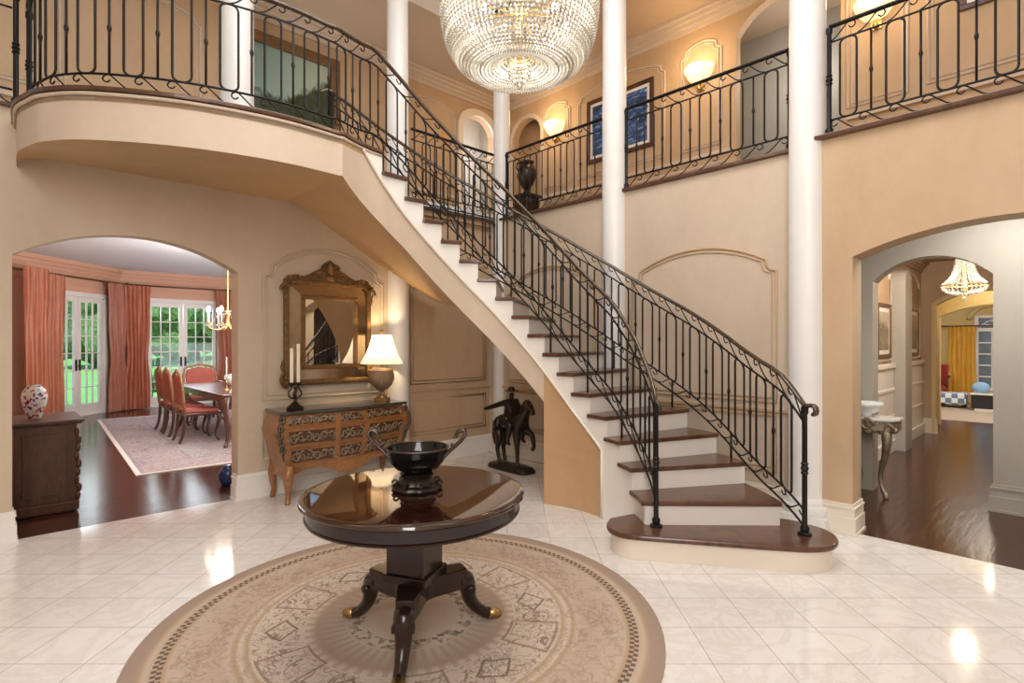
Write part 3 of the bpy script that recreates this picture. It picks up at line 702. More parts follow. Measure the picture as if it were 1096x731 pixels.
# ------------------------------------------------------------------ hall rug and table
rc = W(-.54,2.95); o = MB().lathe([(.001,.001),(1.325,.001),(1.325,.011),(.001,.012)], 96).build('round_rug', 'rug', None, 'auto', loc=(rc.x,rc.y,0))
tag(o, 'large round beige wool rug with floral medallions lying under the pedestal table', 'rug')
tc = W(-.485,2.71); TZ = .012
t = thing('pedestal_table', 'round dark mahogany pedestal table with three sabre legs standing on the round rug', 'table', (tc.x,tc.y,TZ), math.radians(46.07-90))
MB().lathe([(.001,.748),(.30,.748),(.515,.748),(.532,.747),(.545,.742),(.548,.732),(.540,.722),(.525,.716),(.001,.716)], 72).build('tabletop', 'mahogany', t, 'auto')
MB().lathe([(.50,.716),(.517,.716),(.517,.665),(.524,.660),(.520,.650),(.50,.650)], 72).build('apron', 'mahog_leg', t, 'auto')
mb = MB(); mb.lathe([(.145,.34),(.145,.66)], 4, a0=.45, a1=.45+2*PI); pil = mb
pil.prism([(.172*math.cos(PI/4*k*2+.45),.172*math.sin(PI/4*k*2+.45)) for k in range(4)], .635, .665)
pil.prism([(.168*math.cos(PI/2*k+.45),.168*math.sin(PI/2*k+.45)) for k in range(4)], .315, .355)
pil.build('pedestal', 'mahog_leg', t, bevel=.006)
legdir = [math.radians(a) for a in (-90, 152, 28)]
poly = []
for i in range(3):
    a = legdir[i]; b = legdir[(i-1) % 3] if False else legdir[(i+2) % 3]
    tpt = lambda r, w: (r*math.cos(a)-w*math.sin(a), r*math.sin(a)+w*math.cos(a))
    poly.append((a % (2*PI), [tpt(.265,-.042), tpt(.265,.042)]))
poly.sort(key=lambda q: q[0]); out = []
for i in range(3):
    out += poly[i][1]; p0 = Vector(poly[i][1][1]); p1 = Vector(poly[(i+1)%3][1][0]); mid = (p0+p1)/2
    for k in range(1,8):
        f = k/8; q = p0.lerp(p1,f); q = q*(1-.48*math.sin(PI*f)); out.append((q.x,q.y))
MB().prism(out, .215, .318).build('tricorn_base', 'mahog_leg', t, bevel=.006)
for a in legdir:
    pr = [(.235,.25,.055),(.275,.235,.050),(.288,.185,.042),(.300,.135,.036),(.335,.085,.031),(.385,.045,.028),(.43,.028,.026)]
    pts = catmull([(r*math.cos(a), r*math.sin(a), z) for r,z,_ in pr], 4); rs = [lerp_tab([(i*4,pr[i][2]) for i in range(7)], k) for k in range(len(pts))]
    lg = MB().tube(pts, rs, 8); lg.tube([(.29*math.cos(a)+q*math.sin(a), .29*math.sin(a)-q*math.cos(a), .205) for q in (-.05,.05)], .022, 8)
    lo = lg.build('leg', 'mahog_leg', t, True)
    MB().tube([(.405*math.cos(a),.405*math.sin(a),.040),(.45*math.cos(a),.45*math.sin(a),.026),(.475*math.cos(a),.475*math.sin(a),.021)], [.030,.027,.020], 8).build('foot_cap', 'brass', lo, True)
bc = W(-.478,2.73); BZ = TZ+.748
t = thing('footed_bowl', 'black lacquer bowl with scrolled handles on a carved foot, on the pedestal table', 'bowl', (bc.x,bc.y,BZ), math.radians(46.07-90))
MB().lathe([(.001,.085),(.06,.088),(.105,.105),(.135,.14),(.150,.18),(.155,.205),(.150,.207),(.143,.18),(.125,.14),(.09,.112),(.001,.10)], 48).build('basin', 'blackglaze', t, 'auto')
MB().tube([(.154*math.cos(2*PI*k/48),.154*math.sin(2*PI*k/48),.207) for k in range(48)], .006, 6, True).build('rim', 'pewter', t, True)
mb = MB().lathe([(.001,0),(.118,0),(.125,.010),(.118,.022),(.095,.03),(.085,.05),(.07,.062),(.085,.075),(.065,.09),(.001,.09)], 40, rib=.05, ribn=10)
for k in range(10):
    a = 2*PI*k/10; mb.tube([((.112+.014*math.cos(q))*math.cos(a), (.112+.014*math.cos(q))*math.sin(a), .028+.014*math.sin(q)) for q in [i*.7 for i in range(8)]], .006, 5)
mb.build('carved_foot', 'bronze', t, 'auto')
for sg in (-1,1):
    mb = MB()
    for dy in (-.022,.022):
        mb.tube(catmull([(sg*.13,dy*1.5,.155),(sg*.165,dy,.19),(sg*.205,dy,.225),(sg*.24,dy,.265),(sg*.235,dy*.6,.292),(sg*.205,dy*.5,.285),(sg*.195,dy*.6,.26)],4), .009, 6)
    for q in (.20,.235,.275): mb.tube([(sg*(.155+.3*(q-.17)),-.024,q-.015),(sg*(.155+.3*(q-.17)),.024,q-.015)], .006, 6)
    mb.build('handle', 'pewter', t, True)

# ------------------------------------------------------------------ commode with its lamp, candles and mirror
CW, CZ = 1.34, .855
t = thing('bombe_commode', 'honey wood bombe commode with carved bronze panels and black marble top under the gilt mirror', 'commode', (2.57,5.43,0))
bul = lambda z: lerp_tab([(.10,.0),(.20,-.02),(.34,.0),(.52,.55),(.66,1.0),(.76,.75),(.825,.28)], z)
def cfront(u, z):            # u in -1..1 over the front
    hw = .605+.085*bul(z); d = .405+.075*bul(z)+.03*math.cos(u*PI)
    return Vector((u*hw, -d, z))
def cside(sg, v, z):         # v 0 front .. 1 back
    hw = .605+.085*bul(z); d = .405+.075*bul(z)-.03
    return Vector((sg*(hw+.02*math.sin(v*PI)), -d*(1-v)-.012*v, z))
ZS = [.24+(.825-.24)*i/14 for i in range(15)]
apr = lambda u: .235+.07*math.exp(-((abs(u)-.55)/.28)**2)-.035*math.exp(-(u/.22)**2)-(.03 if abs(u) > .93 else 0)
rows = []
for i, z in enumerate(ZS):
    zz = lambda u: z if i > 0 else apr(u)
    r_ = [cside(-1,1-k/4, z) for k in range(4)]+[cfront(u, max(zz(u), apr(u)) if i < 2 else z) for u in [-1+2*k/24 for k in range(25)]]+[cside(1,k/4,z) for k in range(1,5)]
    rows.append(r_)
mb = MB().grid(rows); mb.bx(-.60,.60,-.40,-.012,.30,.31); mb.bx(-.62,.62,-.03,-.012,.26,.82)
mb.build('carcass', 'fruitwood', t, 'auto')
sl = []
for u in [-1+2*k/20 for k in range(21)]: p = cfront(u, .80); sl.append((p.x*1.045, p.y-.025))
MB().prism(sl+[(.66,-.005),(-.66,-.005)], .825, CZ).build('marble_top', 'stone', t, bevel=.008)
for sg in (-1,1):
    for fb in (0,1):
        y0 = -.40 if fb == 0 else -.05
        pr = [(sg*.575,y0,.34,.045),(sg*.60,y0-(.03 if fb==0 else 0),.26,.046),(sg*.60,y0-(.02 if fb==0 else 0),.17,.034),(sg*.59,y0,.09,.025),(sg*.60,y0-(.015 if fb==0 else 0),.03,.023),(sg*.605,y0-(.025 if fb==0 else 0),.0,.026)]
        pts = catmull([p[:3] for p in pr],4); MB().tube(pts, [lerp_tab([(i*4,pr[i][3]) for i in range(6)],k) for k in range(len(pts))], 8).build('leg', 'fruitwood', t, True)
dz = [(.724,.806),(.543,.676),(.368,.494)]; du = [(-.89,-.265),(-.18,.18),(.265,.89)]
random.seed(3)
for (z0,z1) in dz:
    fr = MB()
    G = [[cfront(u, z)+Vector((0,-.004,0)) for u in [-.93+1.86*k/20 for k in range(21)]] for z in [z0-.022+(z1-z0+.038)*i/4 for i in range(5)]]
    d = fr.grid(G).build('drawer', 'fruitwood', t, True)
    for (u0,u1) in du:
        pm = MB(); G = [[cfront(u, z)+Vector((0,-.010,0)) for u in [u0+(u1-u0)*k/10 for k in range(11)]] for z in [z0+(z1-z0)*i/4 for i in range(5)]]
        pm.grid(G); pm.build('carved_panel', 'panelwood', d, True); pm = MB()
        zc = (z0+z1)/2; h = (z1-z0)/2
        nscr = 6 if u1-u0 > .5 else 3
        for k in range(nscr):
            uc = u0+(u1-u0)*(k+.5)/nscr; w = (u1-u0)/nscr*.5; sg = 1 if k % 2 else -1
            pts = [(uc+w*(.95-i*.075)*math.cos(sg*i*.75+k), zc+h*.85*(.95-i*.075)*math.sin(sg*i*.75+k)) for i in range(12)]
            pm.tube([cfront(u,z)+Vector((0,-.016,0)) for u,z in pts], [.0105-.0004*i for i in range(12)], 5)
            q = cfront(uc-w*.9, zc+h*.35*sg)+Vector((0,-.012,0)); pm.lathe2(q, .013, 8, 6, (1.6,.7,.8)); q = cfront(uc+w*.5, zc-h*.55*sg)+Vector((0,-.012,0)); pm.lathe2(q, .011, 8, 6, (.8,.7,1.4))
        pm.build('bronze_relief', 'carving', d, True)
        MB().tube([cfront(u,z)+Vector((0,-.012,0)) for u,z in [(u0+(u1-u0)*k/8,z0) for k in range(9)]+[(u1-(u1-u0)*k/8,z1) for k in range(9)]], .006, 5, True).build('panel_border', 'fruitwood', d, True)
for sg in (-1,1):
    mb = MB()
    for k in range(5):
        z = .50+.07*k; p = cfront(sg*1.0, z); mb.tube([(p.x+sg*.012*math.cos(i*.8)*1.5, p.y-.012+.01*math.sin(i), z+.038*math.sin(i*.8)*(1-i*.07)) for i in range(9)], .012, 6)
    mb.tube([cfront(sg*1.0,z)+Vector((sg*.008,-.008,0)) for z in [.40+.04*i for i in range(11)]], [.008+.009*math.sin(PI*i/10) for i in range(11)], 7)
    mb.build('corner_mount', 'mount', t, True)
# lamp
lx, ly = 3.06, 5.21
t = thing('table_lamp', 'bronzed urn table lamp with white pleated bell shade, lit, on right end of the commode', 'lamp', (lx,ly,CZ))
MB().box((0,0,.02),(.135,.135,.04), PI/5).lathe([(.058,.04),(.06,.055),(.035,.065)], 20).build('base', 'brass', t, bevel=.004)
MB().lathe([(.04,.06),(.026,.085),(.024,.105),(.04,.118),(.07,.14),(.108,.18),(.128,.235),(.130,.285),(.118,.32),(.122,.335),(.105,.355),(.045,.365),(.018,.375),(.012,.46)], 32, rib=.03, ribn=16).build('urn', 'urn', t, 'auto')
MB().lathe([(.222,.405),(.204,.44),(.170,.50),(.137,.58),(.112,.66),(.100,.715)], 72, rib=.018, ribn=36).build('lamp_shade', 'shade', t, True)
MB().lathe([(.012,.70),(.012,.735),(.02,.745),(.014,.765),(.001,.775)], 12).tube([(-.112,0,.712),(.112,0,.712)], .003, 5).build('finial', 'brass', t, True)
MB().ball((0,0,.57), .03).build('bulb', 'glow', t, True)
# candelabrum
t = thing('candlestick', 'dark twisted candlestick holding two cream candles on left end of the commode', 'candlestick', (2.10,5.17,CZ))
MB().lathe([(.001,0),(.075,0),(.08,.012),(.062,.03),(.045,.04),(.03,.06),(.014,.07)], 24, rib=.05, ribn=8).build('base', 'bronze', t, 'auto')
mb = MB().tube(catmull([(0,0,.065),(.012,.01,.10),(-.01,-.008,.14),(.012,.006,.18),(0,0,.21)],5), [.016]*21, 8)
for sg in (-1,1): mb.tube(catmull([(0,0,.10),(sg*.055,0,.12),(sg*.06,0,.16),(sg*.035,0,.20),(sg*.032,0,.235)],4), .008, 6); mb.lathe([(.012,.225),(.03,.245),(.032,.255),(.012,.255)], 14, (sg*.032,0,0))
mb.build('stem', 'bronze', t, True)
for sg in (-1,1): MB().lathe([(.001,.25),(.0165,.25),(.0165,.60+.02*sg),(.001,.605+.02*sg)], 14, (sg*.032,0,0)).build('candle', 'wax', t, 'auto')
# mirror
mw = .475
t = thing('wall_mirror', 'ornate dark gilt wall mirror with carved crest above the commode', 'mirror', (2.57,5.462,1.06))
def frame_ring(x0,x1,z0,z1,w,y0,y1):
    return MB().bx(x0,x1,y0,y1,z0,z0+w).bx(x0,x1,y0,y1,z1-w,z1).bx(x0,x0+w,y0,y1,z0+w,z1-w).bx(x1-w,x1,y0,y1,z0+w,z1-w)
mb = frame_ring(-mw,mw,.0,1.07,.05,-.055,-.004)
def ring_tube(mb, x0,x1,z0,z1,y,r,n=40):
    mb.tube([(x0,y,z0),(x1,y,z0),(x1,y,z1),(x0,y,z1)], r, 8, True)
mb.build('outer_frame', 'gilt', t, bevel=.012)
b = MB()
for q in [((-.43,-.03,.045),(-.29,-.045,.175),(-.29,-.045,.895),(-.43,-.03,1.025)),((.43,-.03,.045),(.29,-.045,.175),(.29,-.045,.895),(.43,-.03,1.025)),((-.43,-.03,.045),(.43,-.03,.045),(.29,-.045,.175),(-.29,-.045,.175)),((-.43,-.03,1.025),(.43,-.03,1.025),(.29,-.045,.895),(-.29,-.045,.895))]:
    b.add(q, [(0,1,2,3)])
b.build('bevelled_border', 'oldmirror', t)
mb = frame_ring(-.31,.31,.155,.915,.045,-.062,-.03); mb.build('inner_frame', 'gilt', t, bevel=.01)
MB().add([(-.27,-.042,.195),(.27,-.042,.195),(.27,-.042,.875),(-.27,-.042,.875)], [(0,1,2,3)]).build('glass', 'mirror', t)
mb = MB()
outl = [(-.47,1.03),(-.44,1.10),(-.36,1.115),(-.28,1.10),(-.22,1.13),(-.15,1.17),(-.09,1.20),(-.06,1.25),(0,1.29),(.06,1.25),(.09,1.20),(.15,1.17),(.22,1.13),(.28,1.10),(.36,1.115),(.44,1.10),(.47,1.03)]
n = len(outl); mb.add([(x,-.05,z) for x,z in outl]+[(x,-.01,z) for x,z in outl], [tuple(range(n)), tuple(range(n,2*n))[::-1]]+[(i,i+1,n+i+1,n+i) for i in range(n-1)]+[(n-1,0,n,2*n-1)])
for sg in (-1,1):
    for cx, cz, r, tw in [(.12,1.11,.06,1),(.24,1.08,.045,-1),(.05,1.20,.045,1),(.35,1.07,.04,1),(.43,1.04,.055,-1)]:
        mb.tube([(sg*(cx+r*(1-i*.07)*math.cos(tw*i*.6)), -.062, cz+r*(1-i*.07)*math.sin(tw*i*.6)) for i in range(12)], [.016-.0008*i for i in range(12)], 6)
mb.lathe2((0,-.065,1.20), .05, 12, 8, (.8,.5,1.5)); mb.lathe2((0,-.06,1.10), .05, 12, 8, (1.2,.5,.8))
mb.build('carved_crest', 'gilt', t, 'auto')
for sg in (-1,1):
    mb = MB()
    mb.tube([(sg*(.455+(.07-.005*i)*math.cos(i*.55-1.6)), -.055, .075+(.085-.006*i)*math.sin(i*.55-1.6)) for i in range(12)], [.02-.001*i for i in range(12)], 6)
    mb.tube(catmull([(sg*.47,-.05,.12),(sg*.50,-.05,.18),(sg*.485,-.05,.25)],4), .014, 6)
    mb.build('corner_scroll', 'gilt', t, True)
    mb = MB(); mb.tube([(sg*(.47+(.045-.003*i)*math.cos(i*.6)), -.06, .95+(.07-.005*i)*math.sin(i*.6)) for i in range(12)], [.019-.001*i for i in range(12)], 6); mb.tube([(sg*.475,-.05,z) for z in (.84,.89,.93)], [.008,.017,.012], 6)
    mb.build('acanthus_ear', 'gilt', t, True)

# ------------------------------------------------------------------ bronze horse and rider
sc = W(-.01,6.36); d = W(.56,-.62)-W(0,0); rz = math.atan2(d.y,d.x)
t = thing('horseman_statue', 'dark bronze statue of a rider with outstretched arm on a prancing horse under the stairs', 'statue', (sc.x,sc.y,0), rz)
base = [(-.33,-.07),(-.27,-.12),(-.05,-.135),(.18,-.13),(.31,-.09),(.345,0),(.31,.09),(.18,.13),(-.05,.135),(-.27,.12),(-.33,.07)]
cl = catmull([(x,y,0) for x,y in base]+[(*base[0],0)],3)[:-1]
MB().grid([[(p.x*k,p.y*k,z) for p in cl] for k,z in [(1.0,0),(1.03,.015),(.98,.035),(.92,.055),(.6,.066),(.05,.07)]], True).build('base', 'bronze', t, 'auto')
k = 1.13; bz = .055; fat = 1.14
hp = [(-.15,0,.43,.088,.095),(-.04,0,.425,.082),(.08,0,.43,.088),(.15,0,.455,.078),(.195,0,.525,.058,.045),(.225,0,.60,.046,.036),(.255,0,.648,.042,.036),(.30,0,.60,.032,.027),(.335,0,.545,.024,.021),
      (-.215,0,.45,.03),(-.255,0,.38,.03),(-.265,0,.27,.026),(-.25,0,.17,.012),
      (-.16,.055,.36,.062),(-.125,.06,.27,.040),(-.195,.06,.165,.022),(-.175,.06,.06,.017),(-.155,.06,.012,.022),
      (-.16,-.055,.36,.062),(-.10,-.06,.27,.040),(-.155,-.06,.165,.022),(-.125,-.06,.06,.017),(-.105,-.06,.012,.022),
      (.14,-.05,.37,.05),(.15,-.055,.21,.024),(.155,-.055,.065,.016),(.17,-.055,.012,.021),
      (.15,.05,.38,.05),(.255,.055,.335,.027),(.285,.055,.22,.017),(.255,.055,.175,.021),
      (.245,.016,.692,.010),(.245,-.016,.692,.010)]
he = [(0,1),(1,2),(2,3),(3,4),(4,5),(5,6),(6,7),(7,8),(0,9),(9,10),(10,11),(11,12),(0,13),(13,14),(14,15),(15,16),(16,17),(0,18),(18,19),(19,20),(20,21),(21,22),(3,23),(23,24),(24,25),(25,26),(3,27),(27,28),(28,29),(29,30),(6,31),(6,32)]
h = skin('horse', [(p[0]*k,p[1]*k,p[2]*k+bz)+tuple(q*k*fat for q in p[3:]) for p in hp], he, 'bronze', t, 1)
MB().grid([[(.255*k+a*.0,y,z) for y in (-.008,.008)] for a,z in [(0,.70)]]+[[( (.225-.0)*k-.045,y,.66*k+bz) for y in (-.008,.008)]]) 
mb = MB(); mb.tube([(x*k,0,z*k+bz) for x,z in [(.225,.685),(.185,.635),(.155,.565),(.125,.50)]], [.014,.024,.024,.012], 7, flat=1.0); mb.build('mane', 'bronze', h, True)
rp = [(-.01,0,.515,.055,.06),(0,0,.575,.046,.055),(.0,0,.64,.054,.072),(.0,0,.680,.026),(.003,0,.700,.018),(.008,0,.725,.027,.025),(.006,0,.752,.020),
      (0,-.07,.655,.030),(-.035,-.155,.63,.024),(-.06,-.26,.605,.019),(-.07,-.31,.60,.020,.013),
      (0,.07,.655,.030),(-.01,.125,.585,.021),(.06,.085,.545,.016),(.08,.065,.545,.015),
      (.03,.075,.49,.042),(.095,.098,.42,.032),(.065,.102,.31,.024),(.06,.104,.25,.018),(.10,.11,.235,.015),
      (.03,-.075,.49,.042),(.095,-.098,.42,.032),(.065,-.102,.31,.024),(.06,-.104,.25,.018),(.10,-.11,.235,.015)]
re_ = [(0,1),(1,2),(2,3),(3,4),(4,5),(5,6),(2,7),(7,8),(8,9),(9,10),(2,11),(11,12),(12,13),(13,14),(0,15),(15,16),(16,17),(17,18),(18,19),(0,20),(20,21),(21,22),(22,23),(23,24)]
r_ = skin('rider', [(p[0]*k,p[1]*k,p[2]*k+bz)+tuple(q*k*1.18 for q in p[3:]) for p in rp], re_, 'bronze', t, 0)
MB().lathe([(.001,.055),(.028,.052),(.038,.03),(.04,.008),(.078,.008),(.082,0),(.04,-.006)], 20, (.006*k,0,.765*k+bz)).build('hat', 'bronze', r_, 'auto')
# ------------------------------------------------------------------ upper gallery furnishings
def point(name, loc, e, col=(1,.86,.68), r=.05):
    l = bpy.data.lights.new(name, 'POINT'); l.energy = e; l.color = col; l.shadow_soft_size = r
    o = bpy.data.objects.new(name, l); o.location = loc; COL.objects.link(o); return o
def area(name, loc, tgt, sx, sy, e, col=(1,.95,.88)):
    l = bpy.data.lights.new(name, 'AREA'); l.shape = 'RECTANGLE'; l.size = sx; l.size_y = sy; l.energy = e; l.color = col
    o = bpy.data.objects.new(name, l); o.location = loc; d = Vector(tgt)-Vector(loc); o.rotation_euler = d.to_track_quat('-Z','Y').to_euler(); COL.objects.link(o); return o
def sconce(x, y, z, axis, label):
    t = thing('wall_sconce', label, 'wall lamp', (x,y,z), 0 if axis == 'y' else -PI/2, 'lit shell sconces of the upper gallery')
    # faces -x in local axes
    MB().lathe([(.03,-.11),(.10,-.085),(.155,-.02),(.185,.05),(.195,.09),(.188,.095),(.172,.04),(.142,-.02),(.09,-.075)], 36, (-.012,0,0), PI/2, 3*PI/2, .03, 26).build('shell_shade', 'sconce', t, True)
    MB().bx(-.015,-.001,-.05,.05,-.20,-.06).lathe2((-.035,0,-.165), .03, 10, 6, (1,1,1)).build('backplate', 'brass', t, bevel=.003)
    p = Vector((-.32,0,.12)); a = 0 if axis == 'y' else -PI/2
    p = Matrix.Rotation(a,3,'Z') @ p
    point('sconce_light', (x+p.x, y+p.y, z+p.z), 15, (1,.68,.36), .12)
sconce(6.497, 5.72, 4.87, 'y', 'lit shell sconce right of the slim far corner column')
sconce(6.497, 3.29, 4.87, 'y', 'lit shell sconce right of the blue picture')
sconce(6.497, 1.40, 4.87, 'y', 'lit shell sconce cut by top edge of photo above the right gallery railing')
sconce(5.23, 6.997, 4.90, 'x', 'lit shell sconce behind the stair railing, left of the arched gallery doorway')
def picture(name, label, axis, p, sgn, u0, u1, z0, z1, fw, fmat, cmat, mat_w=0, thick=.03, cat='picture', group=None):
    uc, zc = (u0+u1)/2, (z0+z1)/2; loc = place(axis, uc, p, zc); t = thing(name, label, cat, loc, group=group)
    hw, hh = (u1-u0)/2, (z1-z0)/2
    def bx(mb, a, b, c, d, t0, t1):
        q = sorted((sgn*t0, sgn*t1)); return mb.bx(a,b,q[0],q[1],c,d) if axis == 'x' else mb.bx(q[0],q[1],a,b,c,d)
    mb = MB(); bx(mb,-hw,hw,-hh,-hh+fw,.003,thick); bx(mb,-hw,hw,hh-fw,hh,.003,thick); bx(mb,-hw,-hw+fw,-hh+fw,hh-fw,.003,thick); bx(mb,hw-fw,hw,-hh+fw,hh-fw,.003,thick)
    mb.build('frame', fmat, t, bevel=.006)
    if mat_w: bx(MB(),-hw+fw,hw-fw,-hh+fw,hh-fw,.003,.012).build('mount', 'white', t)
    k = fw+mat_w; bx(MB(),-hw+k,hw-k,-hh+k,hh-k,.004,.016).build('image', cmat, t)
    return t
picture('framed_picture', 'blue seascape print in dark frame with white mount behind the gallery railing', 'y', 6.5, -1, 3.96, 5.10, 4.16, 5.10, .06, 'walnut', 'bluephoto', .045)
picture('framed_picture', 'dark framed picture at the top right edge above the gallery railing', 'y', 6.5, -1, -.15, .74, 4.56, 5.3, .05, 'walnut', 'tanprint', .09)
picture('landscape_painting', 'large gilt framed landscape painting of trees and pale sky behind the balcony railing', 'x', 7.0, -1, 2.0, 3.44, 3.72, 5.32, .13, 'gilt', 'landscape', 0, .06, 'painting')
t = thing('pedestal_urn', 'dark bronze urn on a dark pedestal in the far corner of the gallery', 'urn', (6.12,6.02,ZG))
MB().bx(-.17,.17,-.17,.17,0,.06).bx(-.14,.14,-.14,.14,.06,.62).bx(-.17,.17,-.17,.17,.62,.67).build('pedestal', 'mahog_leg', t, bevel=.008)
MB().lathe([(.001,.67),(.10,.67),(.07,.72),(.05,.76),(.11,.85),(.16,.96),(.165,1.05),(.13,1.12),(.09,1.15),(.12,1.19),(.12,1.2),(.07,1.2)], 28).tube([(.16,0,1.0),(.23,0,1.06),(.21,0,1.14),(.13,0,1.13)], .014, 6).tube([(-.16,0,1.0),(-.23,0,1.06),(-.21,0,1.14),(-.13,0,1.13)], .014, 6).build('urn', 'bronze', t, 'auto')

# ------------------------------------------------------------------ crystal chandelier of the hall
cc = W(.052, 3.8); t = thing('crystal_chandelier', 'large round crystal basket chandelier with gilt rings hanging over the hall', 'chandelier', (cc.x,cc.y,3.245))
pr = [(.545,.60),(.540,.50),(.522,.39),(.488,.295),(.430,.215),(.355,.165),(.26,.155),(.165,.185),(.088,.232)]
cp = catmull([(r,0,z) for r,z in pr], 6)
def resample(pts, d):
    out = [pts[0]]; acc = 0
    for a, b in zip(pts, pts[1:]):
        L = (b-a).length; 
        while acc+L >= d:
            f = (d-acc)/L; a = a.lerp(b,f); out.append(a.copy()); L = (b-a).length; acc = 0
        acc += L
    return out
bd = resample(cp, .0255)
NSTR = 96; proto = None
for k in range(NSTR):
    if proto is None:
        mb = MB()
        for i, p in enumerate(bd):
            if p.x < .30 and i % 2 and False: continue
            rr = .0150 if i % 3 else .0175
            mb.octa(p, min(rr, p.x*.029+.003), .0165)
        proto = mb.build('crystal_strand', 'crystal', t); o = proto
    else:
        o = proto.copy(); COL.objects.link(o); o.parent = t
    o.rotation_euler = (0,0,2*PI*k/NSTR)
up = resample(catmull([(.545,0,.62),(.46,0,.80),(.33,0,1.02),(.22,0,1.30),(.17,0,1.55)],8), .035); mb = MB()
for k in range(60):
    a = 2*PI*k/60
    for p in up: mb.octa((p.x*math.cos(a),p.x*math.sin(a),p.z), .012, .017)
o = mb.build('upper_crystals', 'crystal', t); o['kind'] = 'stuff'
ring = lambda r, z, q, n=64: [(r*math.cos(2*PI*k/n), r*math.sin(2*PI*k/n), z) for k in range(n)]
mb = MB().lathe([(.535,.585),(.556,.585),(.560,.605),(.556,.625),(.535,.625)], 64); mb.build('gilt_rim', 'gilt_lt', t, 'auto')
MB().tube(ring(.175,1.56,0), .014, 6, True).tube(ring(.088,.262,0,32), .007, 6, True).build('gilt_ring', 'gilt_lt', t, True)
mb = MB().lathe([(.074,.215),(.088,.215),(.092,.232),(.088,.25),(.074,.25)], 32); mb.build('gilt_collar', 'gilt_lt', t, 'auto')
mb = MB()
for k in range(24):
    a = 2*PI*k/24
    for i, (r, z) in enumerate([(.078,.20),(.078,.17),(.076,.14),(.068,.11),(.05,.085),(.028,.068)]): mb.octa((r*math.cos(a),r*math.sin(a),z), .009 if i < 4 else .007, .013)
    mb.octa((.082*math.cos(a),.082*math.sin(a),.215), .010, .010)
mb.lathe2((0,0,.050), .024, 12, 8, (1,1,1.2)); mb.build('pendant_basket', 'crystal', t)
MB().tube([(0,0,.22),(0,0,2.95)], .012, 8).lathe([(.001,2.95),(.10,2.98),(.12,3.06),(.12,3.10)], 24).build('stem', 'gilt_lt', t, True)
for k in range(8):
    a = 2*PI*k/8; MB().lathe2((.33*math.cos(a),.33*math.sin(a),.46), .017, 10, 6, (1,1,1.6)).build('bulb', 'glow', t, True)
mb = MB()
for k in range(12): a = 2*PI*k/12; mb.tube([(0,0,.55),(.54*math.cos(a),.54*math.sin(a),.605)], .007, 5)
mb.build('spokes', 'gilt_lt', t)
point('chandelier_light', (cc.x,cc.y,3.2+.42), 40, (1,.84,.6), .25)

# ------------------------------------------------------------------ dining room
DZ = 3.06
C1 = Vector((2.04,14.5)); fd = Vector((-.6938,-.7202))
slab('wall_dining_right', 6.0, 6.1, 5.62, 14.6, 0, DZ, 'salmon'); slab('wall_dining_left', -.16, -.06, 5.62, 12.5, 0, DZ, 'salmon')
mb = MB().bx(-.06,.118,5.62,5.66,0,DZ).bx(1.683,6.0,5.62,5.66,0,DZ); struct(mb.build('wall_dining_near', 'salmon'))
quad('ceiling_dining', [(-.2,5.62,DZ),(6.1,5.62,DZ),(6.1,14.7,DZ),(-.2,14.7,DZ)], 'white_ceil')
slab('ceiling_dining_roof', -.3, 6.2, 5.62, 14.9, DZ+.02, DZ+.2, 'white_ceil')
DX0, DX1, DH = 2.56, 3.98, 2.40
mb = MB().bx(2.0,DX0,14.5,14.64,0,DZ).bx(DX1,6.1,14.5,14.64,0,DZ).bx(DX0,DX1,14.5,14.64,DH,DZ); struct(mb.build('wall_dining_back', 'salmon'))
def bayp(s, off=0, z=0):     # s metres from the bay corner along the angled wall, off towards the room
    n = Vector((.7202,-.6938)); p = C1+fd*s+n*off; return Vector((p.x,p.y,z))
def bay_box(mb, s0, s1, o0_, o1_, z0, z1):
    q = [bayp(s0,o0_),bayp(s1,o0_),bayp(s1,o1_),bayp(s0,o1_)]; return mb.prism([(p.x,p.y) for p in q], z0, z1)
mb = MB(); bay_box(mb,-.1,.45,-.14,0,0,DZ); bay_box(mb,1.75,3.0,-.14,0,0,DZ); bay_box(mb,.45,1.75,-.14,0,DH,DZ); struct(mb.build('wall_dining_bay', 'salmon'))
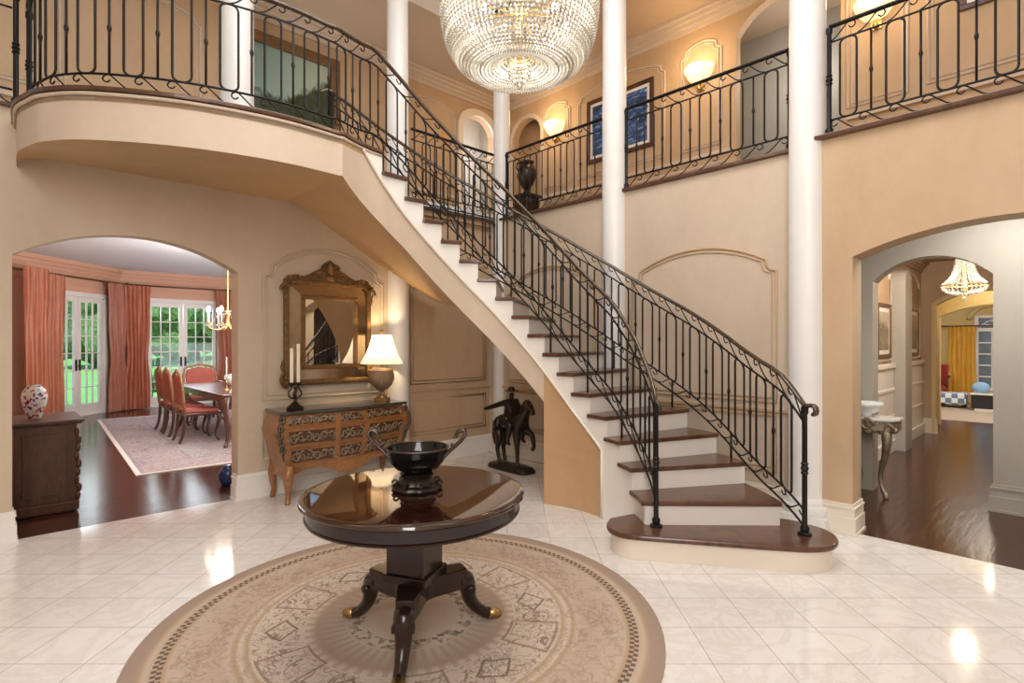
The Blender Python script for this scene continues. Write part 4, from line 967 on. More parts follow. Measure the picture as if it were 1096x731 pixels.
# cornices
mb = MB()
for d_, a, b in [(.03,.22,.15),(.07,.15,.08),(.13,.08,0)]: mb.bx(2.0,6.0,14.5-d_,14.5,DZ-a,DZ-b); bay_box(mb,-.02,3.0,0,d_,DZ-a,DZ-b)
mb.bx(2.0,6.0,14.47,14.5,2.62,2.66); bay_box(mb,0,3.0,0,.03,2.62,2.66); trim(mb, 'salmon')
mb = MB().bx(DX1,6,14.47,14.5,0,.16).bx(2.02,DX0,14.47,14.5,0,.16); bay_box(mb,0,.45,0,.03,0,.16); bay_box(mb,1.75,3,0,.03,0,.16); trim(mb, 'white')
def french_door(n, org, ang, w, h):
    """leaves in local axes: x across, y out of the room"""
    fr = MB().bx(-.07,0,-.03,.14,0,h+.08).bx(w,w+.07,-.03,.14,0,h+.08).bx(0,w,-.03,.14,h-.01,h+.08).bx(0,w,0,.14,0,.04)
    f = fr.build('door_%d' % n, 'white', bevel=.004); f.location = org; f.rotation_euler = (0,0,ang); struct(f)
    lw = w/2
    for k in range(2):
        x0 = k*lw; st = .085; mb = MB().bx(x0+.005,x0+st,.03,.075,.04,h-.01).bx(x0+lw-st,x0+lw-.005,.03,.075,.04,h-.01).bx(x0+st,x0+lw-st,.03,.075,.04,.24).bx(x0+st,x0+lw-st,.03,.075,h-.11,h-.01)
        gx0, gx1, gz0, gz1 = x0+st, x0+lw-st, .24, h-.11
        for i in range(1,3): xx = gx0+(gx1-gx0)*i/3; mb.bx(xx-.009,xx+.009,.035,.07,gz0,gz1)
        for i in range(1,6): zz = gz0+(gz1-gz0)*i/6; mb.bx(gx0,gx1,.035,.07,zz-.009,zz+.009)
        lf = mb.build('door_leaf', 'white', f, bevel=.002)
        MB().bx(gx0,gx1,.050,.055,gz0,gz1).build('pane', 'glass', lf)
        hx = x0+lw-.045 if k == 0 else x0+.045
        MB().bx(hx-.02,hx+.02,.018,.03,.92,1.14).tube([(hx,.02,1.02),(hx,-.02,1.02),(hx+(.07 if k else -.07),-.025,1.02)], .009, 6).build('handle', 'iron', lf)
    return f
french_door(1, (DX0,14.5,0), 0, DX1-DX0, DH)
b0 = bayp(1.75); french_door(2, (b0.x,b0.y,0), math.atan2(-fd.y,-fd.x), 1.30, DH)
def curtain(pts, z0, z1, label, mat, amp=.035, folds=7, tie=None, squeeze=.0, parts=True):
    """pts: two end points (Vector) ; hangs as a pleated sheet"""
    a, b = Vector(pts[0]), Vector(pts[1]); d = b-a; L = d.length; d.normalize(); nrm = Vector((d.y,-d.x,0)); mid = (a+b)/2
    rows = []
    for i in range(25):
        z = z0+(z1-z0)*i/24; f = i/24; row = []
        pinch = 1-squeeze*math.exp(-((f-.42)/.16)**2)
        for k in range(folds*8+1):
            u = k/(folds*8); x = (u-.5)*L*pinch*(1+.04*math.sin(f*7+u*5)); fold = math.sin(u*folds*2*PI+.5*math.sin(f*5+u*9))*amp*(.75+.35*(1-f))+.3*amp*math.sin(u*folds*5*PI+f*6)
            p = mid+d*x+nrm*fold; row.append((p.x-mid.x,p.y-mid.y,z))
        rows.append(row)
    t = thing('curtain', label, 'curtain', (mid.x,mid.y,0))
    MB().grid(rows).build('panel', mat, t, True)
    hd = MB(); hd.grid([[(r[0]*1.01+nrm.x*.006*(-1)**k,r[1]*1.01+nrm.y*.006*(-1)**k,z) for k,r in enumerate(rows[-1])] for z in (z1-.12,z1-.02,z1+.03)])
    hd.build('pleat_heading', mat, t, True)
    if False:
        zt = z0+(z1-z0)*.42; w = L*(1-squeeze)/2+.01
        MB().tube([tuple(d*(w*math.cos(q))+nrm*(amp*1.7*math.sin(q)))[:2]+(zt+.05*math.cos(q),) for q in [2*PI*i/20 for i in range(20)]], .02, 6, True).build('tieback', mat, t, True)
    return t
def rod(a, b, z, label, rings=()):
    a, b = Vector(a), Vector(b); t = thing('curtain_rod', label, 'curtain rod', (a.x,a.y,z)); d = b-a
    MB().tube([(0,0,0),(d.x,d.y,0)], .018, 8).build('pole', 'gilt', t, True)
    for p in (Vector((0,0)), d): MB().lathe2((p.x,p.y,0), .042, 10, 8, (1,1,1)).build('finial', 'gilt', t, True)
rod(bayp(-.0,.16), bayp(2.75,.16), 2.74, 'gilt curtain rod across the angled bay wall of the dining room')
rod((2.15,14.32,0), (4.7,14.32,0), 2.74, 'gilt curtain rod above the back french doors of the dining room')
curtain((bayp(2.30,.40),bayp(2.75,.40)), .02, 2.74, 'terracotta silk curtain at the far left edge of the dining arch', 'silk', .05, 5)
curtain((bayp(1.68,.18),bayp(2.24,.18)), .02, 2.70, 'terracotta silk curtain hanging left of the angled bay window', 'silk', .04, 6)
curtain((bayp(.02,.18),bayp(.56,.18)), .02, 2.70, 'terracotta silk curtain right of the angled bay window, tied at mid height', 'silk2', .045, 6, True, .25)
curtain((Vector((2.10,14.30,0)),Vector((2.58,14.30,0))), .02, 2.70, 'terracotta silk curtain left of the back french doors, tied at mid height', 'silk', .045, 6, True, .22)
curtain((Vector((3.92,14.30,0)),Vector((4.62,14.30,0))), .02, 2.70, 'rust silk curtain right of the back french doors behind the candle chandelier', 'silk2', .045, 7, True, .15)
# persian rug
ra = math.radians(-3); o = MB().bx(-2,2,-2.85,2.85,.001,.011).build('persian_rug', 'persian', None)
rcx = Vector((1.17,7.25))+Matrix.Rotation(ra,2) @ Vector((2,2.85)); o.location = (rcx.x,rcx.y,0); o.rotation_euler = (0,0,ra)
tag(o, 'muted red and blue persian rug with pale fringe under the dining table', 'rug')
RZ = .011
# dining table
t = thing('dining_table', 'long walnut dining table with carved cabriole legs on the persian rug', 'table', (2.88,9.55,RZ)); hx, hy = .55, 1.35
MB().bx(-hx,hx,-hy,hy,.715,.745).build('tabletop', 'table_walnut', t, bevel=.012)
mb = MB()
for sx in (-1,1):
    n = 24; low = lambda f: .645-.035*abs(math.sin(f*PI*4))
    for i in range(n): y0 = -hy+.1+(2*hy-.2)*i/n; y1 = -hy+.1+(2*hy-.2)*(i+1)/n; mb.bx(sx*(hx-.07)-.015,sx*(hx-.07)+.015,y0,y1,low((i+.5)/n),.715)
    for i in range(12): x0 = -hx+.1+(2*hx-.2)*i/12; x1 = -hx+.1+(2*hx-.2)*(i+1)/12; mb.bx(x0,x1,sx*(hy-.07)-.015,sx*(hy-.07)+.015,low((i+.5)/12*.5),.715)
mb.build('carved_apron', 'table_walnut', t)
def cabriole(x, y, sx, sy, h, r, mat, t, name='leg', sc=1.0):
    k = [(0,0,h,r*1.3),(.03,.03,h*.86,r*1.35),(.015,.015,h*.6,r*.95),(-.012,-.012,h*.3,r*.65),(0,0,h*.1,r*.55),(.022,.022,h*.03,r*.8),(.025,.025,0,r*.7)]
    p = catmull([(x+a*sx*sc,y+b*sy*sc,z) for a,b,z,_ in k],4)
    return MB().tube(p, [lerp_tab([(i*4,k[i][3]) for i in range(7)],j) for j in range(len(p))], 8).build(name, mat, t, True)
for sx in (-1,1):
    for sy in (-1,1): cabriole(sx*(hx-.07), sy*(hy-.07), sx, sy, .715, .038, 'table_walnut', t)
# dining chairs (face +x locally)
def dining_chair(label, loc, rz, arms=False, red=True):
    t = thing('dining_chair', label, 'chair', loc, rz, None if arms else 'dining chairs along the near side of the table')
    w = .25 if not arms else .29
    for sx in (-1,1):
        for sy in (-1,1):
            if sx > 0: cabriole(.20, sy*(w-.03), 1, sy, .42, .026, 'walnut', t)
            else: MB().tube(catmull([(-.22,sy*(w-.05),.42),(-.225,sy*(w-.05),.25),(-.25,sy*(w-.05),.10),(-.29,sy*(w-.05),0)],4), [.024]*5+[.021]*8, 7).build('leg', 'walnut', t, True)
    MB().prism([(-.24,-w+.04),(.24,-w),(.24,w),(-.24,w-.04)], .385, .43).build('seat_frame', 'walnut', t, bevel=.012)
    MB().prism([(-.22,-w+.06),(.225,-w+.02),(.225,w-.02),(-.22,w-.06)], .425, .485).build('seat', 'red', t, bevel=.025)
    bx_ = lambda z: -.225-.09*(z-.42)
    H = 1.06; fr = MB()
    ol = [(-w+.05,.43),(-w+.02,.62),(-w+.01,.85),(-w+.03,.97),(-w+.10,1.01),(-.07,1.03),(0,1.065),(.07,1.03),(w-.10,1.01),(w-.03,.97),(w-.01,.85),(w-.02,.62),(w-.05,.43)]
    fr.tube([(bx_(z),y,z) for y,z in ol], .021, 8); fr.tube([(bx_(.55),-w+.03,.55),(bx_(.55),w-.03,.55)], .02, 8)
    fr.lathe2((bx_(1.05),0,1.05), .035, 8, 6, (.6,1.4,1)); fr.build('back_frame', 'gold_wood', t, True)
    pad = []
    il = [(-w+.07,.57),(-w+.04,.85),(-w+.07,.955),(0,1.0),(w-.07,.955),(w-.04,.85),(w-.07,.57)]
    n = len(il); MB().add([(bx_(z)+.03,y,z) for y,z in il]+[(bx_(z)-.02,y,z) for y,z in il], [tuple(range(n)),tuple(range(n,2*n))[::-1]]+[(i,(i+1)%n,n+(i+1)%n,n+i) for i in range(n)]).build('backrest', 'red' , t, bevel=.012)
    if arms:
        for sy in (-1,1): MB().tube(catmull([(bx_(.7),sy*(w-.01),.70),(-.05,sy*(w+.02),.71),(.14,sy*(w+.03),.68),(.16,sy*(w+.02),.60),(.10,sy*(w-.01),.43)],4), .02, 7).build('arm', 'gold_wood', t, True)
    return t
c0 = dining_chair('wooden dining chair with red seat, nearest of the row beside the dining table', (2.27,9.22,RZ), 0)
dup(c0, (2.29,9.98,RZ), 0, 'wooden dining chair with red seat, middle of the row beside the dining table')
dup(c0, (2.31,10.62,RZ), 0, 'wooden dining chair with red seat, farthest of the row beside the dining table')
dining_chair('red striped armchair with carved frame at the far end of the dining table', (2.92,11.45,RZ), -PI/2, True)
dup(c0, (3.52,9.3,RZ), PI, 'wooden dining chair on the far side of the dining table')
# objects on the dining table
TT = RZ+.745
for x, y, lab in [(2.62,9.05,'cream taper candle in brass candlestick on the dining table, left one'),(2.74,9.12,'cream taper candle in brass candlestick on the dining table, right one')]:
    t = thing('candlestick', lab, 'candlestick', (x,y,TT)); MB().lathe([(.001,0),(.05,0),(.045,.015),(.015,.03),(.012,.10),(.022,.12),(.012,.14),(.018,.17)],16).build('holder', 'brass', t, 'auto'); MB().lathe([(.001,.16),(.011,.16),(.009,.50),(.001,.51)],10).build('candle', 'wax', t, True)
t = thing('porcelain_urn', 'white porcelain urn standing on the dining table near the arch edge', 'urn', (2.56,8.55,TT)); MB().lathe([(.001,0),(.05,0),(.045,.02),(.02,.05),(.02,.09),(.05,.12),(.075,.17),(.08,.21),(.055,.24),(.06,.255),(.03,.27),(.001,.29)],24).build('body', 'porcelain', t, 'auto'); MB().tube([(.075,0,.18),(.11,0,.21),(.10,0,.25),(.06,0,.245)],.007,6).tube([(-.075,0,.18),(-.11,0,.21),(-.10,0,.25),(-.06,0,.245)],.007,6).build('handles', 'porcelain', t, True)
# dining chandelier
t = thing('candle_chandelier', 'small crystal chandelier with glowing candle bulbs over the dining table', 'chandelier', (2.80,9.6,1.70))
MB().tube([(0,0,.02),(0,0,1.36)], .010, 8).lathe([(.001,.0),(.03,.02),(.05,.06),(.03,.10),(.02,.20),(.04,.25),(.02,.3)],16).lathe([(.06,1.30),(.06,1.355),(.001,1.355)],16).build('stem', 'gilt_lt', t, 'auto')
for k in range(8):
    a = 2*PI*k/8+.2; c_, s__ = math.cos(a), math.sin(a)
    ar = MB().tube(catmull([(0,0,.08),(.12*c_,.12*s__,.0),(.24*c_,.24*s__,.0),(.30*c_,.30*s__,.06),(.30*c_,.30*s__,.09)],4), .008, 6).lathe([(.01,.085),(.035,.095),(.04,.105),(.01,.105)],12,(.30*c_,.30*s__,0)).build('arm', 'gilt_lt', t, True)
    MB().lathe([(.011,.10),(.011,.27),(.001,.27)],10,(.30*c_,.30*s__,0)).build('candle_tube', 'wax', ar, True)
    MB().lathe2((.30*c_,.30*s__,.315), .026, 8, 8, (1,1,1.9)).build('bulb', 'glow', ar, True)
    mb = MB()
    for j in range(7): q = .30+.04*math.cos(j); mb.octa((.30*c_+.035*math.cos(j*.9),.30*s__+.035*math.sin(j*.9),.07), .011, .02)
    for j in range(6): mb.octa((.30*c_*(1-j*.14),.30*s__*(1-j*.14),.05+.02*j+.17*(j/6)), .010, .014)
    mb.build('crystal_drops', 'crystal', ar)
point('dining_chandelier_light', (2.80,9.6,2.25), 70, (1,.93,.85), .2)

# sideboard with vase, little blue pot
t = thing('sideboard', 'dark walnut sideboard with carved corner standing just inside the dining arch', 'sideboard', (.14,6.12,0))
MB().bx(0,.415,0,.66,.10,.775).build('carcass', 'walnut', t, bevel=.006)
MB().bx(-.015,.45,-.02,.69,.775,.79).bx(-.02,.465,-.035,.70,.79,.815).build('top', 'walnut', t, bevel=.008)
MB().bx(-.01,.43,-.015,.67,.02,.10).bx(0,.40,.02,.64,0,.02).build('plinth', 'walnut', t, bevel=.006)
mb = MB().bx(.05,.36,-.008,0,.17,.185).bx(.05,.36,-.008,0,.70,.715).bx(.05,.065,-.008,0,.185,.70).bx(.345,.36,-.008,0,.185,.70); mb.build('side_panel', 'walnut', t, bevel=.003)
for z in (.18,.38,.58): dr = MB().bx(.415,.43,.05,.62,z-.06,z+.12).build('drawer', 'walnut', t, bevel=.006); MB().lathe2((.445,.33,z+.03), .016, 8, 6, (1,1,1)).build('knob', 'brass', dr, True)
mb = MB()
for i in range(9): mb.lathe2((.42+.010*math.sin(i*2.1),.005,.14+.07*i), .030, 8, 6, (.7,.7,1.35))
mb.build('carved_corner', 'walnut', t, True)
t = thing('painted_vase', 'round blue, red and white painted vase standing on the dark sideboard', 'vase', (.285,6.40,.815))
MB().lathe([(.001,0),(.048,0),(.046,.015),(.062,.06),(.084,.13),(.092,.19),(.085,.24),(.062,.272),(.045,.285),(.05,.297),(.035,.30),(.001,.285)], 36).build('body', 'imari', t, True)
t = thing('blue_jar', 'small dark blue jar on the wood floor behind the right side of the dining arch', 'jar', (1.80,6.15,0)); MB().lathe([(.001,0),(.06,0),(.09,.05),(.10,.12),(.08,.17),(.05,.19),(.06,.205),(.04,.21),(.001,.2)],24).build('body', 'navy', t, True)

# ------------------------------------------------------------------ outside
o = MB().bx(-80,120,17.0,140,-.22,-.12).build('lawn_grass', 'lawn'); o['kind'] = 'stuff'; tag(o, 'bright green lawn beyond the dining room windows', 'lawn')
slab('floor_terrace', -14, 14, 14.64, 17.0, -.22, -.10, 'terrace')
slab('floor_terrace_side', -14, -.3, 9, 14.64, -.22, -.10, 'terrace')
def leafy(mb, c, r, seed):
    random.seed(seed); bm = bmesh.new(); bmesh.ops.create_icosphere(bm, subdivisions=4, radius=1)
    idx = {}
    vs = []
    for v in bm.verts:
        n = v.co; k = 1+.10*math.sin(n.x*7+seed)+.09*math.sin(n.y*9+seed*2)+.09*math.sin(n.z*8+seed*3)+random.uniform(-.09,.09)
        vs.append((c[0]+n.x*r[0]*k, c[1]+n.y*r[1]*k, c[2]+n.z*r[2]*k))
    mb.add(vs, [tuple(v.index for v in f.verts) for f in bm.faces]); bm.free()
def tree(x, y, h, w, label, seed):
    t = thing('garden_tree', label, 'tree', (x,y,-.12), group='trees beyond the lawn')
    MB().tube([(0,0,0),(.05,0,h*.25),(0,.05,h*.5)], [.16,.13,.09], 8).build('trunk', 'walnut', t, True)
    mb = MB(); leafy(mb,(0,0,h*.62),(w,w,h*.40),seed); leafy(mb,(w*.5,-.2,h*.36),(w*.75,w*.7,h*.3),seed+1); leafy(mb,(-w*.5,.2,h*.32),(w*.75,w*.7,h*.28),seed+2); mb.build('crown', 'foliage', t, fix=False)
for i, (x, y, h, w) in enumerate([(6.3,40,13,3.4),(12.8,52,15,4.6),(22,60,16,5),(-2,64,16,5),(-14,66,17,5.5),(10,74,19,6),(31,62,16,5),(4,92,20,6),(19,96,20,6),(34,98,20,6),(-11,96,20,6),(49,90,18,6)]):
    tree(x, y, h, w, 'leafy garden tree beyond the dining room french doors' if x > 4 else 'leafy garden tree beyond the angled bay window', 11+i*5)
for i, (x, y, r) in enumerate([(4.3,20.6,.5),(6.4,24,.62),(8.4,23,.6),(10.2,25,.62)]):
    mb = MB(); leafy(mb,(0,0,r*.55),(r*1.2,r,r*.75),50+i); o = mb.build('garden_shrub', 'foliage', None, fix=False); o.location = (x,y,-.12)
    tag(o, 'low rounded shrub at the edge of the lawn outside', 'shrub', 'shrubs outside the french doors')
t = thing('patio_chair', 'black wrought iron patio chair outside the left french door leaf', 'chair', (3.25,16.1,-.10), .5)
MB().prism([(-.22,-.22),(.22,-.22),(.22,.22),(-.22,.22)], .43, .45).build('seat', 'iron', t)
for sx in (-1,1):
    for sy in (-1,1): MB().tube([(sx*.2,sy*.2,.43),(sx*.23,sy*.23,0)], .013, 6).build('leg', 'iron', t, True)
mb = MB().tube([(-.2,.21,.44),(-.22,.25,.92),(0,.25,1.0),(.22,.25,.92),(.2,.21,.44)], .013, 6)
for k in range(4): mb.tube([(-.12+.08*k+.03*math.sin(i*.8),.235,.5+.05*i) for i in range(9)], .008, 5)
mb.build('backrest', 'iron', t, True)
for sx in (-1,1): MB().tube([(sx*.22,.23,.68),(sx*.24,-.1,.68),(sx*.23,-.2,.44)], .012, 6).build('arm', 'iron', t, True)

# ------------------------------------------------------------------ vestibule, hallway and sunroom on the right
slab('wall_vestibule_left', 5.05, 6.4, 2.30, 2.42, 0, 2.8, 'grey'); slab('wall_vestibule_front', 5.02, 5.05, 1.19, 2.42, 0, 2.8, 'grey')
arch_wall('wall_vestibule_end', 'y', 6.4, 6.62, -2.2, 2.42, 0, 2.8, [(.50,1.41,2.10,2.31,0)], 'grey', 20)
slab('ceiling_vestibule', 5.05, 6.4, -2.2, 2.42, 2.75, 2.85, 'grey'); slab('wall_vestibule_right', 5.05, 6.4, -2.3, -2.2, 0, 2.8, 'grey')
fd_ = MB().bx(5.2,6.3,-2.2,-2.14,0,2.35)
for x0_ in (5.27,5.81):
    for z0_, z1_ in ((.15,.95),(1.1,2.2)): fd_.bx(x0_,x0_+.42,-2.14,-2.12,z0_,z1_)
struct(fd_.build('door_3', 'walnut', bevel=.006))
baseboard('baseboard_vestibule', 'y', 6.4, -1, -2.2, .50, (0,1), 'grey'); baseboard('baseboard_vestibule_left', 'x', 2.30, -1, 5.05, 6.4, (0,0), 'grey')
slab('wall_hallway_left', 6.62, 11.1, 1.76, 1.90, 0, 3.0, 'wall'); slab('wall_hallway_right', 6.62, 11.1, .05, .15, 0, 3.0, 'wall'); slab('ceiling_hallway', 6.62, 11.25, .05, 1.9, 2.78, 2.9, 'ceil')
crown('x', 1.76, -1, 6.62, 11.1, 2.78, 'wall', .14); crown('y', 11.1, -1, .15, 1.76, 2.78, 'wall', .14)
arch_wall('wall_hallway_end', 'y', 11.1, 11.26, -1, 3.0, 0, 3.0, [(.30,1.57,2.09,2.29,0)], 'wall', 20)
casing('y', 11.1, -1, .30, 1.57, 2.09, 2.29, 0, .05, .03, 'yellow')
arch_wall('wall_sunroom_near', 'y', 12.35, 12.5, -1, 5, 0, 3.0, [(.15,1.69,1.95,2.14,0)], 'yellow', 20)
slab('wall_passage_left', 11.26, 12.35, 1.72, 1.82, 0, 3.0, 'yellow'); slab('wall_passage_right', 11.26, 12.35, .02, .12, 0, 3.0, 'yellow'); slab('ceiling_passage', 11.26, 12.35, .0, 1.9, 2.6, 2.7, 'white_ceil')
# wainscot and tall arched pilaster on the hallway wall
mb = MB()
for a, b in [(6.7,8.98),(9.45,11.05)]:
    mb.bx(a,b,1.73,1.76,0,1.18); mb.bx(a,b,1.70,1.73,1.14,1.20); mb.bx(a,b,1.705,1.73,0,.16); mb.bx(a,b,1.715,1.73,.82,.86); mb.bx(a,b,1.715,1.73,.46,.50)
trim(mb, 'white', bevel=.004)
arch_wall('trim_pilaster', 'x', 1.60, 1.76, 9.0, 9.42, 0, 2.30, [], 'grey')
MB_ = MB().lathe([(.26,0),(.26,.16)], 24, a0=0, a1=PI); mbp = MB(); mbp.add([(9.21+.21*math.cos(PI*k/16),1.60,2.30+.2*math.sin(PI*k/16)) for k in range(17)]+[(9.21+.21*math.cos(PI*k/16),1.76,2.30+.2*math.sin(PI*k/16)) for k in range(17)], [tuple(range(17)),tuple(range(17,34))[::-1]]+[(k,k+1,18+k,17+k) for k in range(16)]); trim(mbp, 'grey')
for a, b in [(7.7,8.9),(9.6,10.9)]: panel('x', 1.76, -1, a, b, 1.25, 2.35, 2.55, .02, 'cream', .06, False)
picture('framed_picture', 'gilt framed picture on the hallway wall, nearer one, left of the grey pilaster', 'x', 1.755, -1, 8.12, 8.84, 1.28, 2.0, .05, 'gilt', 'tanprint', .06)
picture('framed_picture', 'gilt framed picture on the hallway wall, farther one, right of the grey pilaster', 'x', 1.755, -1, 9.85, 10.75, 1.28, 2.02, .05, 'gilt', 'tanprint', .06)
baseboard('baseboard_hallway_end', 'y', 11.1, -1, 1.57, 1.76, (1,0))
t = thing('hall_chandelier', 'small bell shaped crystal chandelier hanging in the right hallway', 'chandelier', (8.45,.92,2.02))
mb = MB()
for k in range(28):
    a = 2*PI*k/28
    for p in resample(catmull([(.07,0,.55),(.085,0,.42),(.13,0,.27),(.22,0,.17)],6), .027): mb.octa((p.x*math.cos(a),p.x*math.sin(a),p.z), .011, .014)
    for p in resample(catmull([(.22,0,.15),(.20,0,.10),(.13,0,.06),(.04,0,.04)],6), .024): mb.octa((p.x*math.cos(a),p.x*math.sin(a),p.z), .011, .012)
mb.octa((0,0,.0), .02, .03); o = mb.build('crystal_strands', 'crystal', t); o['kind'] = 'stuff'
MB().tube([(.225*math.cos(2*PI*k/32),.225*math.sin(2*PI*k/32),.16) for k in range(32)], .009, 6, True).tube([(.07*math.cos(2*PI*k/20),.07*math.sin(2*PI*k/20),.56) for k in range(20)], .009, 6, True).build('gilt_ring', 'gilt_lt', t, True)
MB().tube([(0,0,.03),(0,0,.76)], .008, 6).build('stem', 'gilt_lt', t, True)
point('hall_chandelier_light', (8.45,.92,2.16), 22, (1,.8,.55), .1)
# carved console
t = thing('console_table', 'carved silver gilt console table with pale marble top just inside the right arch', 'table', (6.385,1.39,0), -PI/2)
outl = [(-.24,0),(-.24,-.14),(-.20,-.24),(-.10,-.28),(0,-.30),(.10,-.28),(.20,-.24),(.24,-.14),(.24,0)]
MB().prism(outl[::-1], .735, .765).build('marble_top', 'marbletop', t, bevel=.008)
MB().prism([(x*.94,y*.94-.003) for x,y in outl][::-1], .64, .735).build('carved_apron', 'silvergilt', t, bevel=.012)
for sx in (-1,1):
    mb = MB(); k = [(sx*.12,-.17,.70,.042),(sx*.15,-.23,.58,.046),(sx*.13,-.21,.40,.030),(sx*.085,-.16,.22,.022),(sx*.10,-.18,.09,.020),(sx*.14,-.23,.03,.027),(sx*.145,-.245,.0,.019)]
    p = catmull([q[:3] for q in k],4); mb.tube(p, [lerp_tab([(i*4,k[i][3]) for i in range(7)],j) for j in range(len(p))], 8)
    mb.tube([(sx*(.16+(.045-.004*i)*math.cos(i*.6)),-.24,.66+(.06-.005*i)*math.sin(i*.6)) for i in range(11)], .014, 6); lo = mb.build('leg', 'silvergilt', t, True)
mb = MB()
for i in range(9): mb.lathe2((-.20+.05*i,-.275+.08*abs(i-4)/4,.655-.02*abs(math.sin(i*1.2))), .032, 8, 6, (1.2,.6,1))
mb.tube([(0+.06*math.cos(i*.6)*(1-i*.06),-.30,.70+.07*math.sin(i*.6)*(1-i*.06)) for i in range(12)], .014, 6); mb.build('apron_carving', 'silvergilt', t, True)
t = thing('porcelain_bowl', 'pale celadon bowl standing on the carved console table', 'bowl', (6.22,1.43,.765)); MB().lathe([(.001,0),(.06,0),(.05,.02),(.10,.05),(.145,.11),(.15,.14),(.14,.14),(.09,.06),(.001,.04)],32).build('body', 'porcelain', t, True)
t = thing('red_vase', 'slim crimson vase on the console table beside the pale bowl', 'vase', (6.18,1.565,.765)); MB().lathe([(.001,0),(.03,0),(.035,.05),(.03,.12),(.022,.16),(.028,.18),(.02,.18),(.001,.1)],20).build('body', 'redwax', t, True)
# sunroom
slab('wall_sunroom_back', 17.0, 17.1, 1.66, 5, 0, 3.0, 'yellow'); struct(MB().bx(17,17.1,-2.2,.30,0,3).bx(17,17.1,.30,1.66,0,.34).bx(17,17.1,.30,1.66,2.12,3).build('wall_sunroom_window', 'yellow'))
slab('wall_sunroom_left', 12.5, 17, 3.4, 3.5, 0, 3, 'yellow'); slab('wall_sunroom_right', 12.5, 17, -1.6, -1.5, 0, 3, 'yellow'); slab('ceiling_sunroom', 12.4, 17.1, -2.2, 5, 2.62, 2.75, 'white_ceil')
mb = MB(); mb.tube([(16.95,.98+.78*math.cos(PI*k/20),2.02+.42*math.sin(PI*k/20)) for k in range(21)], .05, 8); trim(mb, 'yellow', True)
fr = MB().bx(16.95,17.06,.30,.37,.34,2.12).bx(16.95,17.06,1.59,1.66,.34,2.12).bx(16.95,17.06,.37,1.59,.34,.40).bx(16.95,17.06,.37,1.59,1.74,1.82).bx(16.95,17.06,.37,1.59,2.06,2.12)
for i in range(1,5): fr.bx(16.98,17.03,.37+.244*i-.014,.37+.244*i+.014,.40,1.74)
for i in range(1,5): fr.bx(16.98,17.03,.37,1.59,.40+.268*i-.014,.40+.268*i+.014)
for k in range(1,8): a = PI*k/8; fr.tube([(17.0,.98,1.82),(17.0,.98+.55*math.cos(a),1.82+.24*math.sin(a))], .012, 5)
fr.tube([(17.0,.98+.58*math.cos(PI*k/16),1.82+.24*math.sin(PI*k/16)) for k in range(17)], .012, 5)
f = struct(fr.build('window_1', 'white')); MB().bx(17.0,17.005,.37,1.59,.40,2.06).build('pane', 'glass', f)
curtain((Vector((16.84,1.62,0)),Vector((16.84,2.14,0))), .03, 1.84, 'golden yellow silk curtain beside the sunroom window', 'yellowsilk', .035, 6)
rod((16.84,.2,0), (16.84,2.3,0), 1.87, 'dark curtain rod above the sunroom window')
t = thing('wall_sconce', 'dark iron wall sconce on yellow sunroom wall left of the golden curtain', 'wall lamp', (16.99,2.42,1.25)); MB().tube(catmull([(-.01,0,-.1),(-.12,.05,-.12),(-.16,.10,.02),(-.14,.10,.10)],4),.016,6).tube(catmull([(-.01,0,-.1),(-.12,-.05,-.12),(-.16,-.10,.02),(-.14,-.10,.10)],4),.016,6).lathe2((-.02,0,0),.07,8,8,(.4,1,2.4)).build('bracket', 'iron', t, True)
for s2 in (-1,1): MB().lathe([(.001,.1),(.02,.1),(.018,.22),(.001,.23)],10,(-.14,s2*.10,0)).build('candle', 'wax', t, True)
t = thing('armchair', 'dark wooden armchair with crimson upholstery by the sunroom wall', 'chair', (16.5,2.36,0), PI)
MB().bx(-.25,.25,-.25,.25,.28,.44).build('seat', 'redwax', t, bevel=.03); MB().bx(-.28,-.20,-.24,.24,.42,.95).build('backrest', 'redwax', t, bevel=.03)
for sx in (-1,1):
    for sy in (-1,1): MB().tube([(sx*.22,sy*.22,.3),(sx*.24,sy*.23,0)], .022, 6).build('leg', 'walnut', t, True)
for sy in (-1,1): MB().tube(catmull([(-.24,sy*.26,.66),(.05,sy*.28,.66),(.2,sy*.27,.60),(.2,sy*.25,.42)],4), .025, 6).build('arm', 'walnut', t, True)
t = thing('ottoman', 'blue and white checked ottoman in the sunroom', 'ottoman', (15.9,1.93,0)); MB().bx(-.25,.25,-.26,.26,.08,.33).build('cushion', 'gingham', t, bevel=.03)
for sx in (-1,1):
    for sy in (-1,1): MB().lathe([(.02,0),(.03,.08)],8,(sx*.2,sy*.2,0)).build('leg', 'walnut', t)
t = thing('window_bench', 'low dark bench with pale top in front of the sunroom window', 'bench', (15.6,1.0,0)); MB().bx(-.25,.25,-.6,.56,.05,.34).build('body', 'charcoal', t, bevel=.01); MB().bx(-.28,.28,-.63,.59,.34,.38).build('cushion', 'marbletop', t, bevel=.015); MB().bx(-.27,.2,-.55,.5,0,.05).build('plinth', 'white', t)
for y, lab in [(1.42,'pale blue cushion on the left end of the window bench'),(1.0,'pale blue cushion lying on the window bench, right one')]:
    o = MB().lathe2((0,0,0), .16, 16, 10, (.4,1,.75)).build('cushion', 'bluefab', None, True); o.location = (15.55,y,.495); tag(o, lab, 'cushion')
slab('wall_hedge_backdrop', 19.5, 19.6, -3, 5, -.2, 4, 'bare')

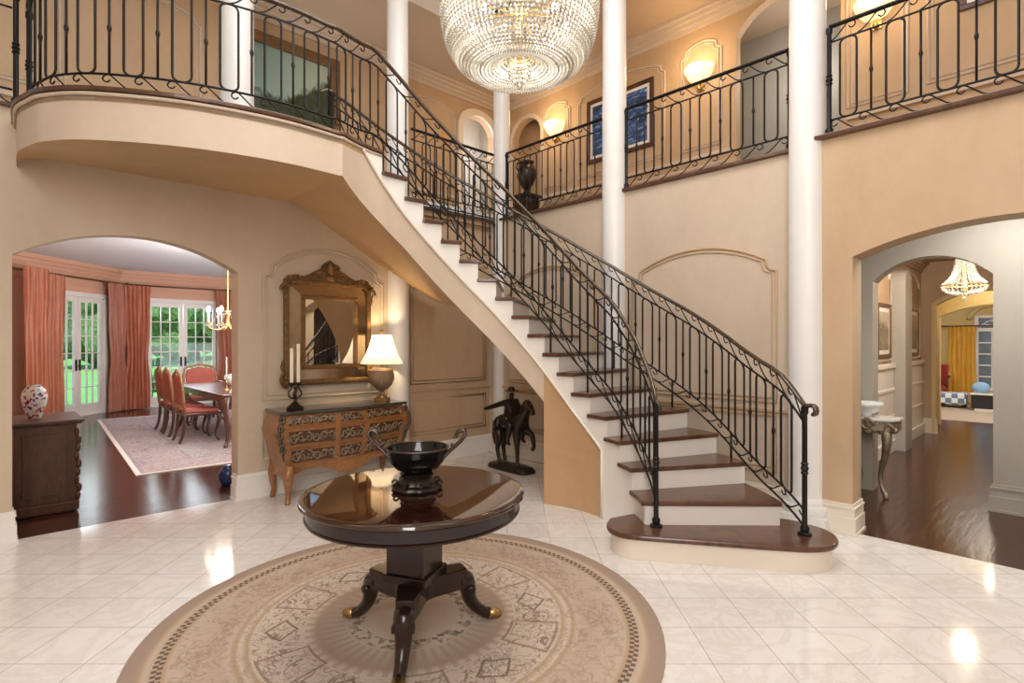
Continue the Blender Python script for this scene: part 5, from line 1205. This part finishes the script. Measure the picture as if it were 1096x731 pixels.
# ------------------------------------------------------------------ light and camera
w = bpy.data.worlds.new('World'); S.world = w; w.use_nodes = True; nt = w.node_tree
sky = nt.nodes.new('ShaderNodeTexSky'); sky.sky_type = 'NISHITA'; sky.sun_disc = False; sky.sun_elevation = math.radians(50); sky.sun_rotation = math.radians(200)
nt.links.new(sky.outputs[0], nt.nodes['Background'].inputs[0]); nt.nodes['Background'].inputs[1].default_value = .25
l = bpy.data.lights.new('sun', 'SUN'); l.energy = 6; l.angle = .02; l.color = (1,.95,.85); o = bpy.data.objects.new('sun', l); o.rotation_euler = Vector((.25,.65,-.7)).to_track_quat('-Z','Y').to_euler(); o.location = (0,0,20); COL.objects.link(o)
area('entry_window_light', (-1.5,-1.5,3.6), (3,3,1.6), 3.0, 3.4, 268, (1,.98,.955))
area('hall_overhead_fill', (1.9,2.0,6.15), (1.9,2.0,0), 3.2, 3.2, 188, (1,.98,.955))  # unseen area lamp added under the closed ceiling to light the hall
area('dining_fill', (2.6,6.6,2.95), (2.8,11,.8), 3, 1.2, 165, (.97,.98,1))
area('dining_window_light', (3.3,16.2,3.2), (3.2,9,.2), 3.5, 2.5, 260, (.82,.91,1))
area('dining_ceiling_fill', (4.7,7.6,.9), (4.2,8.6,3.0), 2.8, 2.4, 170, (.84,.92,1))  # added lamp hidden behind the left wall, brightens the dining ceiling
for o_ in list(bpy.data.lights):
    if 'chandelier' in o_.name: o_.specular_factor = .12

area('vestibule_fill', (5.6,.2,2.7), (5.8,.2,0), .9, .9, 34, (1,.96,.9))  # added lamp, out of sight above the front arch
area('hallway_fill', (7.3,.9,2.72), (9.6,.95,.7), .8, .6, 60, (1,.93,.84))  # added lamp, out of sight above the inner arch, lights the hallway
bpy.data.lights['hallway_fill'].specular_factor = .12
area('sunroom_fill', (14.6,.9,2.6), (14.8,.9,0), 3, 2.4, 130, (1,.97,.94))  # added lamp below the sunroom ceiling, hidden by the arches
point('table_lamp_light', (3.06,5.21,.855+.64), 16, (1,.70,.38), .02)
point('passage_light', (11.8,.9,2.4), 12, (1,.85,.6), .1)
point('niche_light', (5.95,7.5,4.9), 14, (.95,.97,1), .15); point('niche_light', (7.1,2.3,4.9), 16, (1,.95,.9), .15)
cam = bpy.data.cameras.new('camera'); cam.sensor_width = 36; cam.lens = 580/1096*36; cam.clip_start = .05; cam.clip_end = 200
co = bpy.data.objects.new('camera', cam); co.location = (0,0,1.5); co.rotation_euler = (PI/2,0,math.atan2(-CX,SX)); COL.objects.link(co); S.camera = co
S.view_settings.view_transform = 'Standard'; S.view_settings.look = 'None'; S.view_settings.exposure = 0.08
S.cycles.max_bounces = 8; S.cycles.diffuse_bounces = 4; S.cycles.glossy_bounces = 4; S.cycles.transparent_max_bounces = 12; S.cycles.sample_clamp_indirect = 6; S.cycles.caustics_reflective = False; S.cycles.caustics_refractive = False
